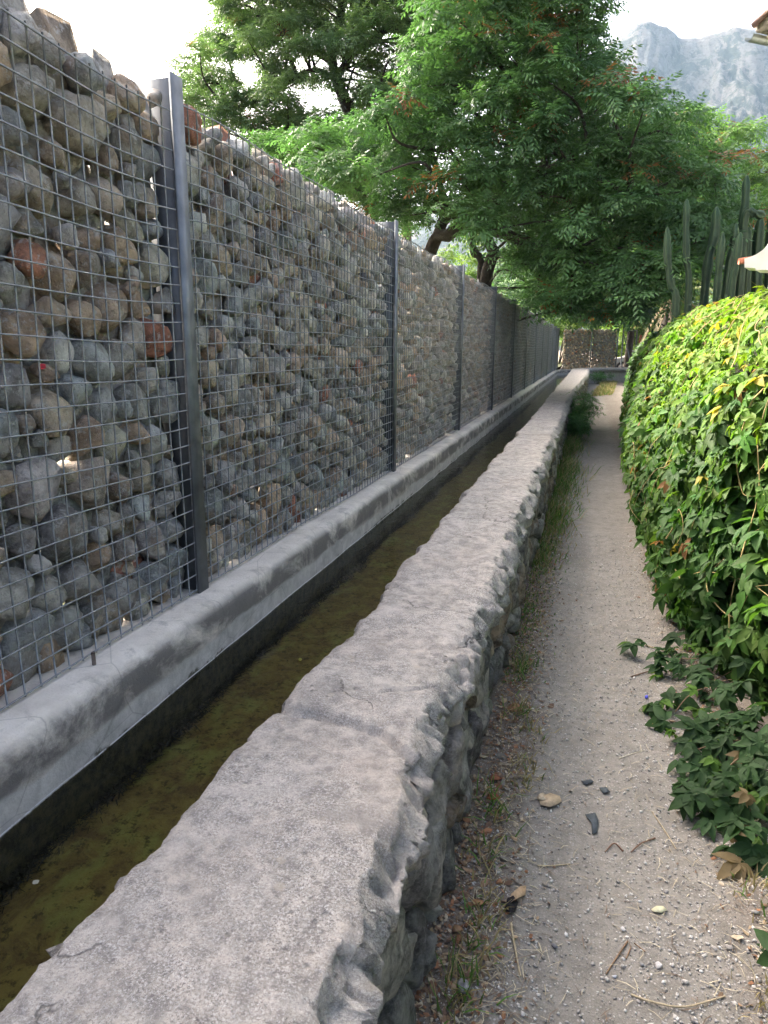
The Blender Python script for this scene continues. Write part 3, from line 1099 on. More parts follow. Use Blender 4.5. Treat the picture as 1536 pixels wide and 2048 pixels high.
hroot = thing('creeper_hedge', (1.2, 8, 0), 'bright green five leaved creeper covering the hedge along the right of the path', 'hedge')
ys = np.concatenate([np.arange(-1, 8, .12), np.arange(8, 36, .4)])
aa = np.linspace(0, _pl[-1], 26)
Yg, Ag = np.meshgrid(ys, aa, indexing='ij')
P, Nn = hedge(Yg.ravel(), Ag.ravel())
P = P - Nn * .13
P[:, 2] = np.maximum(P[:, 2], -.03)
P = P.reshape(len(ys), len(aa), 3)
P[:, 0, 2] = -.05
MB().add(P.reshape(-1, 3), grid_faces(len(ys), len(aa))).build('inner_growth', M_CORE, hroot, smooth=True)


def hedge_leaves(n, y0, y1, pw, r_, a0=0.0, a1=None):
    a1 = _pl[-1] if a1 is None else a1
    y = y0 + (y1 - y0) * r_.random(n) ** pw
    a = a0 + (a1 - a0) * r_.random(n)
    p, nn = hedge(y, a)
    p = p + nn * (r_.uniform(-.12, .05, n))[:, None]
    zrel = p[:, 2]
    up = np.array([0, 0, 1.0])
    nrm = nn * .75 + up * r_.uniform(.2, 1.0, (n, 1)) + r_.normal(0, .38, (n, 3)) + np.array([-.15, -.12, 0])
    tip = np.column_stack([nn[:, 0] * .6, r_.normal(-.15, .55, n), -r_.uniform(.3, 1.1, n)]) + r_.normal(0, .25, (n, 3))
    Rm = rot_to(nrm, tip)
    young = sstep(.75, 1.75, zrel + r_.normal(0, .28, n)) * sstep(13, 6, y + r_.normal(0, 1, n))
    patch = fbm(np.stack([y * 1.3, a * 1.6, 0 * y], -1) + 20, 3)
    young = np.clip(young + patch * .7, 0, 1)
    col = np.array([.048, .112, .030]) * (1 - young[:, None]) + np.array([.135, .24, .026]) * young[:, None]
    col = col * r_.uniform(.7, 1.3, (n, 1)) * (1 + r_.normal(0, .07, (n, 3)))
    yl = r_.random(n) < .05 * young
    col[yl] = np.array([.30, .26, .04]) * r_.uniform(.7, 1.2, (yl.sum(), 1))
    br = r_.random(n) < .012
    col[br] = np.array([.24, .13, .06])
    sc = np.where(young > .6, r_.uniform(.30, .85, n), r_.uniform(.45, 1.2, n))
    return p, Rm, sc, np.clip(col, .004, 1)


r_ = np.random.default_rng(21)
mb = MB()
for V_, F_, n, y0, y1, pw in [(PAL_MD, None, 11500, 2.2, 7.5, 1.15), (PAL_LO, None, 10500, 7.5, 22, 1.3), (PAL_LO, None, 1500, -1.0, 2.2, 1.0), (PAL_LO, None, 1800, 22, 36, 1.2)]:
    for k, (V, F) in enumerate(V_):
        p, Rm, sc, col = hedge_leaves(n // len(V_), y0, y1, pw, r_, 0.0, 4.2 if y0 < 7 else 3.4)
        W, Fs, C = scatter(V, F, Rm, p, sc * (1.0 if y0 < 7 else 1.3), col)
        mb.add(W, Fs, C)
mb.build('foliage', M_CREEP, hroot, kind='stuff')
# the leaves that show largest, one by one
p, Rm, sc, col = hedge_leaves(2600, 2.7, 5.2, 1.0, r_, 0.05, 2.6)
d = p - CAMP
ix = 768 + F_PX * (d @ _rt) / (d @ _fw)
keep = np.where((ix < 1545) & (ix > 1230))[0]
keep = keep[np.argsort(np.linalg.norm(d[keep], axis=1))][:230]
pn = p[keep] + (Rm[keep][:, :, 2] * .015)


def single_leaf(parent, pos, Rm1, s, c, k):
    V, F = PAL_HI[k % 8]
    me = mesh_np('leaf', V * s, F, M_CREEP, np.broadcast_to(c, V.shape))
    o = bpy.data.objects.new('leaf', me)
    COL.objects.link(o)
    o.parent = parent
    m4 = Matrix([[*Rm1[i], 0] for i in range(3)] + [[0, 0, 0, 1]])
    o.matrix_local = Matrix.Translation(Vector(pos - np.array(parent.location))) @ m4
    return o


for k, i in enumerate(keep):
    single_leaf(hroot, pn[k], Rm[i], sc[i] * 1.05, col[i], k)
# stems and tendrils
vm = MB()
for k in range(70):
    y = 2.8 + 9 * r_.random() ** 1.6
    a = r_.uniform(.15, 2.6)
    pts = []
    dy, da = r_.normal(0, .06), r_.normal(0, .06)
    for q in range(9):
        pp, n0 = hedge(np.array([y]), np.array([a]))
        pts.append(pp[0] + n0[0] * (.03 + .02 * r_.random()))
        dy += r_.normal(0, .03)
        da += r_.normal(0, .03)
        y += dy
        a = min(max(a + da, .05), 3.6)
    vm.add(*tube(spline(pts, 4), np.linspace(.004, .0015, 33), 4), np.array([.30, .24, .10]) * r_.uniform(.6, 1.2))
for k in range(26):        # shoots standing up above the hedge
    y = 2.9 + 7 * r_.random()
    pp, n0 = hedge(np.array([y]), np.array([r_.uniform(1.75, 2.5)]))
    p0 = pp[0]
    dirv = np.array([r_.normal(-.35, .3), r_.normal(0, .4), r_.uniform(.4, 1.0)])
    L = r_.uniform(.08, .2)
    pts = [p0 + dirv * L * t + np.array([0, 0, -.05 * t * t]) + r_.normal(0, .01, 3) for t in np.linspace(0, 1, 5)]
    vm.add(*tube(pts, np.linspace(.003, .001, 5), 4), np.array([.28, .26, .06]))
vm.build('vine_stems', M_VINE, hroot, kind='stuff')

# creeper runners spreading over the ground at the foot of the hedge
gr = thing('ground_creeper', (.62, 2.6, 0), 'dark green creeper runners spreading over the gravel at the lower right', 'creeper')
spots = [(.62, 3.45, .20, 24), (.62, 3.05, .16, 26), (.58, 2.72, .13, 24), (.60, 2.46, .14, 30), (.56, 2.26, .10, 18), (.60, 2.08, .10, 16), (.74, 2.7, .22, 36), (.70, 2.3, .16, 26), (.44, 2.95, .035, 5), (.45, 3.33, .04, 6), (.47, 2.24, .03, 5), (.62, 1.62, .08, 6)]
k = 0
for (x, y, rad, n) in spots:
    x -= .05
    for q in range(n):
        px, py = x + r_.normal(0, rad * .55), y + r_.normal(0, rad * .6)
        pz = .03 + abs(r_.normal(0, .05)) + .16 * sstep(.5, .9, px)
        nrm = np.array([r_.normal(-.25, .35), r_.normal(-.25, .35), 1.0])
        tip = np.array([r_.normal(-.5, .8), r_.normal(-.3, .8), -.1])
        Rm1 = rot_to(nrm[None], tip[None])[0]
        yg = r_.random() < .2
        c = (np.array([.085, .17, .03]) if yg else np.array([.040, .085, .032])) * r_.uniform(.75, 1.25)
        if r_.random() < .03:
            c = np.array([.20, .15, .08])
        single_leaf(gr, np.array([px, py, pz]), Rm1, r_.uniform(.5, .98) if not yg else r_.uniform(.4, .65), c, k)
        k += 1
vm = MB()
for (x, y, rad, n) in spots:
    for q in range(max(1, n // 9)):
        P0 = np.array([x + .25, y + r_.normal(0, .2), .06])
        P1 = np.array([x - rad * r_.random(), y + r_.normal(0, rad), .03])
        pts = [P0 + (P1 - P0) * t + np.array([0, 0, .05 * math.sin(t * 3.1)]) + r_.normal(0, .012, 3) for t in np.linspace(0, 1, 6)]
        vm.add(*tube(spline(pts, 3), .002, 4), np.array([.22, .15, .09]))
vm.build('runner_stems', M_VINE, gr, kind='stuff')

# ------------------------------------------------------------------ trees
def compound(r_, nl=9, L=.30):
    """pinnate leaf arching along +y and drooping"""
    Vs, Fs, n = [], [], 0
    ts = np.concatenate([np.linspace(.22, .92, (nl - 1) // 2).repeat(2), [1.0]])
    side = np.array([1, -1] * ((nl - 1) // 2) + [0])
    for t, s in zip(ts, side):
        ll = .115 * (1.0 - .35 * abs(t - .5)) * r_.uniform(.85, 1.15)
        hw = ll * .17
        y = L * t
        z = -.30 * L * t ** 2.2
        a = s * R(r_.uniform(48, 62))
        dr = -r_.uniform(.35, .8)
        dv = np.array([math.sin(a), math.cos(a), dr])
        dv /= np.linalg.norm(dv)
        sd = np.cross(dv, [0, 0, 1])
        sd /= np.linalg.norm(sd)
        b = np.array([0, y, z])
        Vs += [b, b + dv * ll * .45 + sd * hw, b + dv * ll, b + dv * ll * .45 - sd * hw]
        Fs.append([n, n + 1, n + 2, n + 3])
        n += 4
    return np.array(Vs), np.array(Fs)


def rosette(r_, leaves=8, nl=9, L=.30):
    Vs, Fs, n = [], [], 0
    for k in range(leaves):
        V, F = compound(r_, nl, L * r_.uniform(.8, 1.15))
        el = r_.uniform(-.35, .75)
        V = V @ np.array([[1, 0, 0], [0, math.cos(el), math.sin(el)], [0, -math.sin(el), math.cos(el)]])
        a = k / leaves * 6.283 + r_.normal(0, .25)
        V = V @ np.array([[math.cos(a), math.sin(a), 0], [-math.sin(a), math.cos(a), 0], [0, 0, 1]])
        Vs.append(V)
        Fs.append(F + n)
        n += len(V)
    return np.vstack(Vs), np.vstack(Fs)


_rr = np.random.default_rng(77)
ROS = [rosette(_rr) for _ in range(7)]


def inside(poly, x, y):
    poly = np.asarray(poly, float)
    j = len(poly) - 1
    res = False
    for i in range(len(poly)):
        if (poly[i, 1] > y) != (poly[j, 1] > y) and x < (poly[j, 0] - poly[i, 0]) * (y - poly[i, 1]) / (poly[j, 1] - poly[i, 1]) + poly[i, 0]:
            res = not res
        j = i
    return res


def clumps(poly, holes, depths, dmin, r_, tries=3000):
    """clump centres spread through a crown's outline in several depths"""
    poly = np.asarray(poly, float)
    out = []
    for Yc, jit in depths:
        got = []
        for _ in range(tries):
            x = r_.uniform(poly[:, 0].min(), poly[:, 0].max())
            y = r_.uniform(poly[:, 1].min(), poly[:, 1].max())
            if not inside(poly, x, y):
                continue
            if any(((x - a) / c) ** 2 + ((y - b) / e) ** 2 < 1 for a, b, c, e in holes):
                continue
            if any((x - a) ** 2 + (y - b) ** 2 < dmin ** 2 for a, b in got):
                continue
            got.append((x, y))
        for x, y in got:
            out.append(at(x, y, Yc + r_.uniform(-jit, jit)))
    return np.array(out)


def crown(centres, r_, rad=.62, tips=20, scale=1.0, tone=(.055, .125, .045), tone2=(.10, .20, .05), rust=.01, flat=.6, ref=None):
    mb = MB()
    K = len(centres)
    n = K * tips
    d = r_.normal(0, 1, (n, 3))
    d /= np.linalg.norm(d, axis=1)[:, None]
    d[:, 2] = np.where(d[:, 2] < -.25, -d[:, 2], d[:, 2])
    rr = rad * np.repeat(r_.uniform(.65, 1.2, K), tips) * r_.uniform(.35, 1.0, n)
    pos = np.repeat(centres, tips, axis=0) + d * rr[:, None] * np.array([1, 1, flat])
    up = np.array([0, 0, 1.0]) + d * .55 + r_.normal(0, .22, (n, 3))
    yd = r_.normal(0, 1, (n, 3))
    Rm = rot_to(up, yd)
    ct = np.repeat(r_.uniform(0, 1, K), tips)
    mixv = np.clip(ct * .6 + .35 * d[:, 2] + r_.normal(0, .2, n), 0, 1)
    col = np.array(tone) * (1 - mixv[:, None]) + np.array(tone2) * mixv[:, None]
    col *= r_.uniform(.75, 1.25, (n, 1))
    rs = r_.random(n) < rust
    col[rs] = np.array([.26, .115, .045]) * r_.uniform(.7, 1.2, (rs.sum(), 1))
    which = r_.integers(0, len(ROS), n)
    sc = scale * r_.uniform(.75, 1.2, n)
    for k, (V, F) in enumerate(ROS):
        m = which == k
        if m.any():
            mb.add(*scatter(V, F, Rm[m], pos[m], sc[m], col[m]))
    return mb


def limb(pts, r0, r1, r_, sides=8, n=7, col=(.045, .037, .031)):
    P = spline(pts, n)
    P = P + np.stack([fbm(P * 1.5 + q, 3) for q in (0, 5, 9)], -1) * .06
    rad = np.linspace(r0, r1, len(P)) * (1 + .12 * vnoise(P * 5))
    V, F = tube(P, rad, sides)
    return V, F, np.array(col)


def twigs(mb, centres, anchors, r_, frac=.8):
    """thin branches from the limbs to the clumps"""
    for c in centres:
        if r_.random() > frac:
            continue
        d = np.linalg.norm(anchors - c, axis=1) + 2.0 * np.maximum(anchors[:, 2] - c[2], 0)
        a = anchors[np.argmin(d)]
        if np.linalg.norm(c - a) > 2.2:
            a = c + (a - c) * (1.2 / np.linalg.norm(c - a))
        m = (a + c) / 2 + r_.normal(0, .12, 3) * np.linalg.norm(c - a) + np.array([0, 0, .05])
        mb.add(*tube(spline([a, m, c], 5), np.linspace(.035, .008, 11), 5), (.05, .042, .034))


def build_tree(name, label, base, limbs, cents, r_, group=None, trunk_n=1, **kw):
    root = thing(name, base, label, 'tree', group)
    anchors = []
    for i, (pts, r0, r1) in enumerate(limbs):
        V, F, c = limb(pts, r0, r1, r_)
        MB().add(V, F, c).build('trunk' if i < trunk_n else 'limb', M_BARK, root, smooth=True)
        anchors.append(spline(pts, 6))
    if len(cents):
        tw = MB()
        twigs(tw, cents, np.vstack(anchors), r_)
        tw.build('twigs', M_BARK, root, smooth=True, kind='stuff')
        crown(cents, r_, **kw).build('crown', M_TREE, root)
    return root


r_ = np.random.default_rng(31)
# left tree, seen against the white sky
A = [(400, -120), (425, 0), (432, 45), (402, 90), (352, 185), (385, 245), (470, 275), (540, 330), (620, 375), (720, 400), (830, 300), (930, 150), (980, 0), (980, -120)]
holesA = [(500, 148, 34, 32), (617, 132, 52, 32), (640, 206, 64, 38), (524, 266, 26, 24), (700, 250, 26, 24), (785, 105, 38, 46), (690, 150, 30, 66), (500, 14, 32, 26)]
cA = clumps(A, holesA, [(15.2, .6), (16.8, .8)], 33, r_)
tA = at(705, 240, 16)
limbsA = [([np.array([tA[0] + .25, 16.2, .35]), at(745, 380, 16.1), tA, at(678, 170, 16), at(664, 105, 16), at(678, 40, 16), at(690, -60, 16)], .17, .07),
          ([at(676, 150, 16), at(705, 108, 15.8), at(745, 82, 15.6), at(778, 55, 15.4), at(850, 0, 15.2)], .09, .04),
          ([at(672, 128, 16), at(630, 100, 16.2), at(560, 50, 16.4), at(505, -5, 16.5)], .08, .04),
          ([at(680, 160, 16), at(620, 140, 15.8), at(540, 190, 15.6), at(455, 220, 15.5)], .05, .02),
          ([at(745, 380, 16.1), at(640, 330, 15.9), at(520, 290, 15.8)], .07, .03)]
build_tree('feathery_tree', 'tall feathery leaved tree at upper left with dark forked trunk against white sky', (tA[0] + .25, 16.2, .45), limbsA, cA, r_,
           rad=.42, tips=14, scale=.80, tone=(.11, .185, .085), tone2=(.20, .29, .12))
# big spreading tree over the wall and the path
B = [(520, 300), (600, 290), (680, 280), (770, 235), (850, 150), (870, 20), (900, -120), (1160, -120), (1160, 30), (1172, 110), (1205, 150), (1235, 200), (1300, 232), (1355, 275), (1390, 340),
     (1440, 420), (1395, 520), (1335, 580), (1275, 640), (1200, 640), (1130, 628), (1060, 590), (1030, 540), (960, 440), (880, 425), (810, 455), (760, 430), (690, 385)]
holesB = [(905, 466, 44, 38), (962, 514, 44, 48), (1030, 480, 46, 28), (1215, 620, 34, 30), (1165, 590, 36, 26), (880, 300, 40, 34), (1100, 330, 30, 26), (1020, 130, 30, 30)]
cB = clumps(B, holesB, [(11.6, .7), (13.6, .9), (16.2, 1.0)], 54, r_)
b0, b1 = np.array([-3.7, 15.0, .35]), np.array([-2.2, 15.0, .35])
limbsB = [([b0, at(862, 505, 15), at(900, 466, 14.6), at(945, 428, 14.2), at(1000, 392, 13.8), at(1070, 350, 13.4), at(1120, 270, 13)], .15, .06),
          ([b1, at(975, 545, 15), at(986, 505, 15), at(974, 465, 15), at(982, 410, 15), at(1010, 320, 14.8), at(1030, 200, 14.5), at(1040, 60, 14.4)], .15, .05),
          ([b1, at(962, 545, 15.1), at(948, 505, 15.2), at(950, 465, 15.3), at(962, 430, 15.4), at(940, 340, 15.6)], .085, .04),
          ([at(862, 505, 15), at(884, 442, 15.1), at(888, 400, 15.2), at(870, 330, 15.3), at(830, 240, 15.4)], .12, .04),
          ([at(884, 442, 15.1), at(940, 402, 14.8), at(1020, 372, 14.4)], .09, .04),
          ([at(978, 462, 15), at(1040, 476, 14.3), at(1078, 508, 13.6), at(1105, 520, 13.1), at(1150, 500, 12.5)], .10, .05),
          ([at(1000, 392, 13.8), at(1090, 388, 13.0), at(1180, 372, 12.3), at(1270, 390, 11.8)], .09, .03),
          ([at(1070, 350, 13.4), at(1160, 320, 12.8), at(1250, 300, 12.4)], .07, .03)]
build_tree('spreading_tree', 'big dark green spreading tree with several trunks behind the stone wall, overhanging the path', (-2.6, 15, .45), limbsB, cB, r_, trunk_n=3,
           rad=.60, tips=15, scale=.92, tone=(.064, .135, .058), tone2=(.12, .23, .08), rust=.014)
# paler tree beyond, on the right
Cc = [(1230, 330), (1290, 255), (1380, 245), (1450, 262), (1520, 300), (1620, 310), (1620, 560), (1480, 640), (1380, 640), (1300, 560)]
cC = clumps(Cc, [], [(21.5, 1.2), (24.5, 1.0)], 52, r_)
tC = at(1345, 560, 23)
limbsC = [([np.array([tC[0], 23, -.05]), tC, at(1360, 450, 23), at(1400, 350, 23), at(1430, 300, 23)], .2, .07), ([at(1350, 520, 23), at(1300, 430, 22.5), at(1280, 340, 22)], .1, .04),
          ([at(1360, 450, 23), at(1450, 390, 22.5), at(1530, 350, 22)], .1, .04)]
build_tree('pale_tree', 'paler green feathery tree behind the cacti on the right', (tC[0], 23, -.05), limbsC, cC, r_, rad=.85, tips=16, scale=1.25, tone=(.065, .15, .05), tone2=(.15, .26, .07), rust=.03)
# dark trunk and foliage further on, above the far end
D = [(1000, 570), (1080, 470), (1180, 440), (1300, 470), (1340, 560), (1290, 640), (1200, 645), (1120, 640), (1060, 615)]
cD = clumps(D, [(1165, 600, 30, 16), (1215, 620, 18, 14)], [(34, 1.5), (38, 1.5)], 34, r_)
tD = at(1262, 640, 38.5)
limbsD = [([np.array([tD[0], 38.5, -.05]), tD, at(1250, 570, 38), at(1235, 500, 37)], .2, .1)]
build_tree('shaded_tree', 'dark shaded tree with one straight trunk at the far end of the path', (tD[0], 38.5, -.05), limbsD, cD, r_, rad=1.15, tips=14, scale=1.75, tone=(.06, .125, .055), tone2=(.11, .21, .07))
# sunny bushes beyond the end of the path
for k, (px, py, Yc, w_, h_, lab) in enumerate([(1265, 690, 46, 1.6, 1.6, 'sunlit yellow green bush beyond the far gate'), (1120, 650, 50, 3.2, 3.4, 'bright bush showing above the far stone panels, left'),
                                              (1205, 652, 55, 2.6, 3.2, 'bright bush showing above the far stone panels, right'), (960, 560, 44, 5.5, 4.6, 'light green tree glimpsed between the dark trunks'), (1305, 655, 42, 1.7, 2.2, 'olive green bush where the hedge ends')]):
    c0 = at(px, py, Yc)
    cs = np.array([c0 + np.array([r_.normal(0, w_ * .5), r_.normal(0, w_ * .5), r_.uniform(-h_ * .5, h_ * .45)]) for _ in range(22)])
    cs[:, 2] = np.maximum(cs[:, 2], .3)
    root = thing('background_bush', (c0[0], c0[1], -.07), lab, 'bush', 'bushes beyond the far end')
    tw = MB()
    for c in cs[::2]:
        tw.add(*tube(spline([np.array([c0[0], c0[1], -.07]), (c + c0) / 2, c], 4), np.linspace(.05, .01, 9), 5), (.09, .07, .05))
    tw.build('stems', M_BARK, root, kind='stuff')
    crown(cs, r_, rad=.95, tips=14, scale=1.7, tone=(.09, .17, .03), tone2=(.21, .30, .045), rust=0).build('crown', M_TREE, root)

# ------------------------------------------------------------------ palms
def palm(base, top, nf, L, label, r_, col=(.15, .19, .06), dead=.3):
    root = thing('palm_tree', base, label, 'palm')
    V, F = tube(spline([base, (np.array(base) + top) / 2 + .05, top], 8), np.linspace(.16, .13, 17), 8)
    MB().add(V, F, (.14, .11, .08)).build('trunk', M_BARK, root, smooth=True)
    for k in range(nf):
        a = k / nf * 6.28 + r_.normal(0, .2)
        el = r_.uniform(-.7, 1.1)
        isd = el < -.1 and r_.random() < dead * 2
        t = np.linspace(0, 1, 12)
        ln = L * r_.uniform(.8, 1.1)
        hx = ln * t * math.cos(el * .8)
        z = ln * (math.sin(el) * t - .55 * t ** 2)
        P = np.column_stack([top[0] + hx * math.cos(a), top[1] + hx * math.sin(a), top[2] + z])
        mb = MB()
        c = np.array([.26, .20, .11]) if isd else np.array(col)
        mb.add(*tube(P, np.linspace(.018, .005, 12), 4), c * .9)
        T = np.gradient(P, axis=0)
        T /= np.linalg.norm(T, axis=1)[:, None]
        sd = np.cross(T, [0, 0, 1.0])
        sd /= np.linalg.norm(sd, axis=1)[:, None] + 1e-6
        Q, Fq, n = [], [], 0
        for q in np.linspace(1.2, 10.8, 34):
            i = int(q)
            f = q - i
            p = P[i] * (1 - f) + P[min(i + 1, 11)] * f
            for s in (-1, 1):
                dv = sd[i] * s * .8 + T[i] * .6 + np.array([0, 0, -.45])
                dv /= np.linalg.norm(dv)
                l2 = .34 * L / 1.6 * math.sin(q / 12 * 3.0) ** .5
                wv = np.cross(dv, sd[i]) * .012
                Q += [p - wv, p + wv, p + dv * l2]
                Fq.append([n, n + 1, n + 2])
                n += 3
        mb.add(np.array(Q), np.array(Fq), c)
        mb.build('frond', M_GRASS, root)
    return root


r_ = np.random.default_rng(41)
pt = at(1352, 590, 17.5)
palm((pt[0], 17.5, -.07), pt, 20, 1.15, 'small palm with drooping brown fronds left of the cacti', r_, dead=.6)
pt = at(812, 190, 21)
palm((pt[0], 21, .4), pt, 24, 1.7, 'yellowish palm glimpsed through the upper tree branches', r_, col=(.22, .22, .06))

# ------------------------------------------------------------------ cacti
def cactus_col(pts, rad, r_, ribs=5, n=10):
    P = spline(pts, n)
    m = len(P)
    t = np.linspace(0, 1, m)
    rr = .60 * rad * (1 + .10 * np.sin(t * r_.uniform(14, 24) + r_.random() * 6)) * np.clip((1 - t) * 14, .12, 1) ** .5 * (.72 + .28 * sstep(0, .2, t))
    k = ribs * 4
    a = np.arange(k) / k * 2 * math.pi + r_.random() * 3
    star = .62 + .38 * np.abs(np.cos(a * ribs / 2)) ** 1.6
    T = np.gradient(P, axis=0)
    T /= np.linalg.norm(T, axis=1)[:, None]
    A = np.cross(T, [1.0, .13, 0])
    A /= np.linalg.norm(A, axis=1)[:, None]
    B = np.cross(T, A)
    V = P[:, None] + (rr[:, None] * star[None])[..., None] * (np.cos(a)[None, :, None] * A[:, None] + np.sin(a)[None, :, None] * B[:, None])
    i = np.arange(m - 1)[:, None] * k
    j = np.arange(k)[None]
    F = [np.stack([i + j, i + (j + 1) % k, i + k + (j + 1) % k, i + k + j], -1).reshape(-1, 4)]
    V = np.vstack([V.reshape(-1, 3), P[-1:] + T[-1:] * rad * .12])
    F.append(np.stack([(m - 1) * k + np.arange(k), (m - 1) * k + (np.arange(k) + 1) % k, np.full(k, m * k)], -1))
    base = np.array([.016, .045, .022])
    rib = np.array([.06, .095, .038])
    wr = np.clip((star - .85) / .15, 0, 1)[None, :, None] * .8
    C = (base * (1 - wr) + rib * wr) * np.ones((m, 1, 1)) * (.85 + .3 * sstep(.75, 1, t))[:, None, None]
    C = np.vstack([C.reshape(-1, 3), rib[None] * 1.3])
    return V, F, C


r_ = np.random.default_rng(51)


def cz(x, y, Y):
    return at(x, y, Y)


def cactus(label, stems, group=None):
    x0 = stems[0][0][0]
    root = thing('columnar_cactus', (x0[0], x0[1], -.07), label, 'cactus', group)
    for pts, rad in stems:
        V, F, C = cactus_col(pts, rad, r_)
        MB().add(V, F, C).build('stem', M_CACT, root, smooth=True)


def col_(xy_list, Y):
    p0 = at(*xy_list[0], Y)
    return [np.array([p0[0] + .02, Y, -.07])] + [at(x, y, Y) for x, y in xy_list]


cactus('leftmost leaning column cactus with a constricted waist', [(col_([(1352, 625), (1343, 570), (1336, 520), (1335, 455)], 10.4), .085)])
cactus('slender straight column cactus second from the left', [(col_([(1377, 600), (1374, 520), (1373, 460), (1374, 399)], 10.6), .078)])
cactus('dense clump of tall ribbed column cacti beside the white cornice', [
    (col_([(1408, 610), (1418, 520), (1430, 470), (1434, 415)], 10.8), .11), (col_([(1432, 610), (1438, 540), (1446, 466)], 10.5), .085), (col_([(1450, 610), (1458, 540), (1466, 500), (1472, 448)], 11.0), .10),
    (col_([(1462, 600), (1472, 530), (1481, 466)], 10.4), .085), (col_([(1470, 600), (1480, 470), (1490, 420), (1494, 352)], 11.2), .10), (col_([(1492, 600), (1496, 520), (1497, 455)], 11.3), .085),
    (col_([(1512, 600), (1514, 520), (1522, 432)], 11.4), .12), (col_([(1535, 600), (1538, 520), (1545, 420)], 11.6), .11), (col_([(1478, 600), (1490, 440), (1508, 428), (1530, 432)], 11.1), .10)])

# ------------------------------------------------------------------ house eave and garden wall cornice on the right
E0 = at(1509, 66, 7.0)
gdir = np.array([.80, .60, 0])
udir = np.array([.60, -.80, .0])
upv = udir * math.cos(R(24)) + np.array([0, 0, math.sin(R(24))])
nv = np.cross(gdir, upv)
nv = nv if nv[2] > 0 else -nv
house = thing('house', (E0[0] + 1.9, E0[1] + .6, -.07), 'corner of a house roof with half round gutter at the upper right edge', 'house')
c = E0 + gdir * 2.6 + upv * 2.0 + np.array([0, 0, .03])
V, F = obox(c, gdir, upv, nv, 2.6, 2.0, .035)
roof = MB().add(V, F).build('roof', M_ROOF, house)
V, F = obox(E0 + gdir * 2.6 + upv * 2.0 + np.array([0, 0, -.06]), gdir, upv, nv, 2.5, 1.95, .045)
MB().add(V, F).build('soffit', simple('soffit_board', (.42, .33, .22), .8, 0, 6, .2), house)
a = np.linspace(math.pi, 2 * math.pi, 13)
hd = -udir
prof_ = np.array([hd * .045 * math.cos(q) + np.array([0, 0, .045 * math.sin(q)]) for q in a])
g0 = E0 + hd * .05 + np.array([0, 0, -.0])
Vg = np.vstack([g0 + prof_, g0 + gdir * 5 + prof_, g0 + prof_ * .88, g0 + gdir * 5 + prof_ * .88])
Fg = np.vstack([np.stack([np.arange(12), np.arange(1, 13), np.arange(14, 26), np.arange(13, 25)], -1), np.stack([26 + np.arange(12), 39 + np.arange(12), 40 + np.arange(12), 27 + np.arange(12)], -1)])
MB().add(Vg, Fg).build('gutter', M_GUTTER, house)
V, F = tube([E0 + np.array([-.02, -.02, .045]), E0 + upv * .2 + np.array([0, 0, .05])], .024, 8)
MB().add(V, F).build('verge_tile', simple('old_tile', (.17, .11, .085), .85), house)
wc = E0 + gdir * 3.4 + udir * 2.2
V, F = obox((wc[0], wc[1], (E0[2] - .1) / 2 - .035), gdir, udir, (0, 0, 1), 2.7, 1.75, (E0[2] - .1) / 2 + .03)
MB().add(V, F).build('wall', M_WHITE, house)

Yc = 7.6
pp = [at(x, y, Yc) for x, y in [(1489, 535), (1489, 517), (1500, 514), (1512, 509), (1524, 501), (1533, 492), (1536, 486), (1600, 486), (1600, 540), (1511, 540), (1510, 536)]]
k = len(pp)
Vp = np.vstack([pp, np.array(pp) + np.array([.10, .30, 0])])
bm = bmesh.new()
vs = [bm.verts.new(v) for v in Vp]
bm.faces.new(vs[:k])
bm.faces.new(vs[k:][::-1])
for i in range(k):
    bm.faces.new([vs[i], vs[i + k], vs[(i + 1) % k + k], vs[(i + 1) % k]])
bmesh.ops.recalc_face_normals(bm, faces=bm.faces)
cw = thing('garden_wall', (pp[7][0], Yc + .4, -.07), 'white cornice of a garden wall above the hedge with a red tile end', 'wall')
me = bpy.data.meshes.new('cornice')
me.from_pydata([tuple(v.co - Vector(cw.location)) for v in bm.verts], [], [[v.index for v in f.verts] for f in (bm.faces.ensure_lookup_table() or bm.faces)]) if False else None
bm.verts.index_update()
bmesh.ops.translate(bm, verts=bm.verts, vec=-Vector(cw.location))
bm.to_mesh(me)
bm.free()
me.materials.append(M_WHITE)
ob('cornice', me, cw)
t0 = at(1490, 520, Yc + .05)
V, F = tube([t0 + np.array([-.055, 0, -.012]), t0 + np.array([.16, .03, .02])], .030, 8)
MB().add(V, F).build('tile', M_TERRA, cw)
q0 = at(1548, 541, Yc)
V, F = box(q0[0], q0[0] + .6, Yc + .02, Yc + .16, -.07, q0[2])
MB().add(V, F).build('pier', M_WHITE, cw)

# ------------------------------------------------------------------ far gate, brown pole, car
gt = thing('steel_gate', (1.75, 35.9, .5), 'dark steel gate frame with diagonal brace beside the far stone panels', 'gate')
for nm, p, q, rr in [('frame_post', (1.42, 35.9, .45), (1.42, 35.9, 2.35), .03), ('frame_post', (2.02, 35.9, .45), (2.02, 35.9, 2.35), .03), ('brace', (1.42, 35.9, 2.2), (1.92, 35.9, .6), .022),
                     ('rail', (1.42, 35.9, .62), (2.02, 35.9, .62), .018), ('rail', (1.42, 35.9, 2.3), (2.02, 35.9, 2.3), .018)]:
    V, F = tube([p, q], rr, 6)
    MB().add(V, F).build(nm, M_STEEL, gt)
pl = thing('brown_pole', (2.2, 36.3, .4), 'reddish brown pole right of the far gate', 'pole')
V, F = tube([(2.2, 36.3, .3), (2.2, 36.3, 1.6), (2.22, 36.3, 2.1)], [.06, .055, .05], 8)
MB().add(V, F, (1, 1, 1)).build('shaft', M_TERRA, pl)

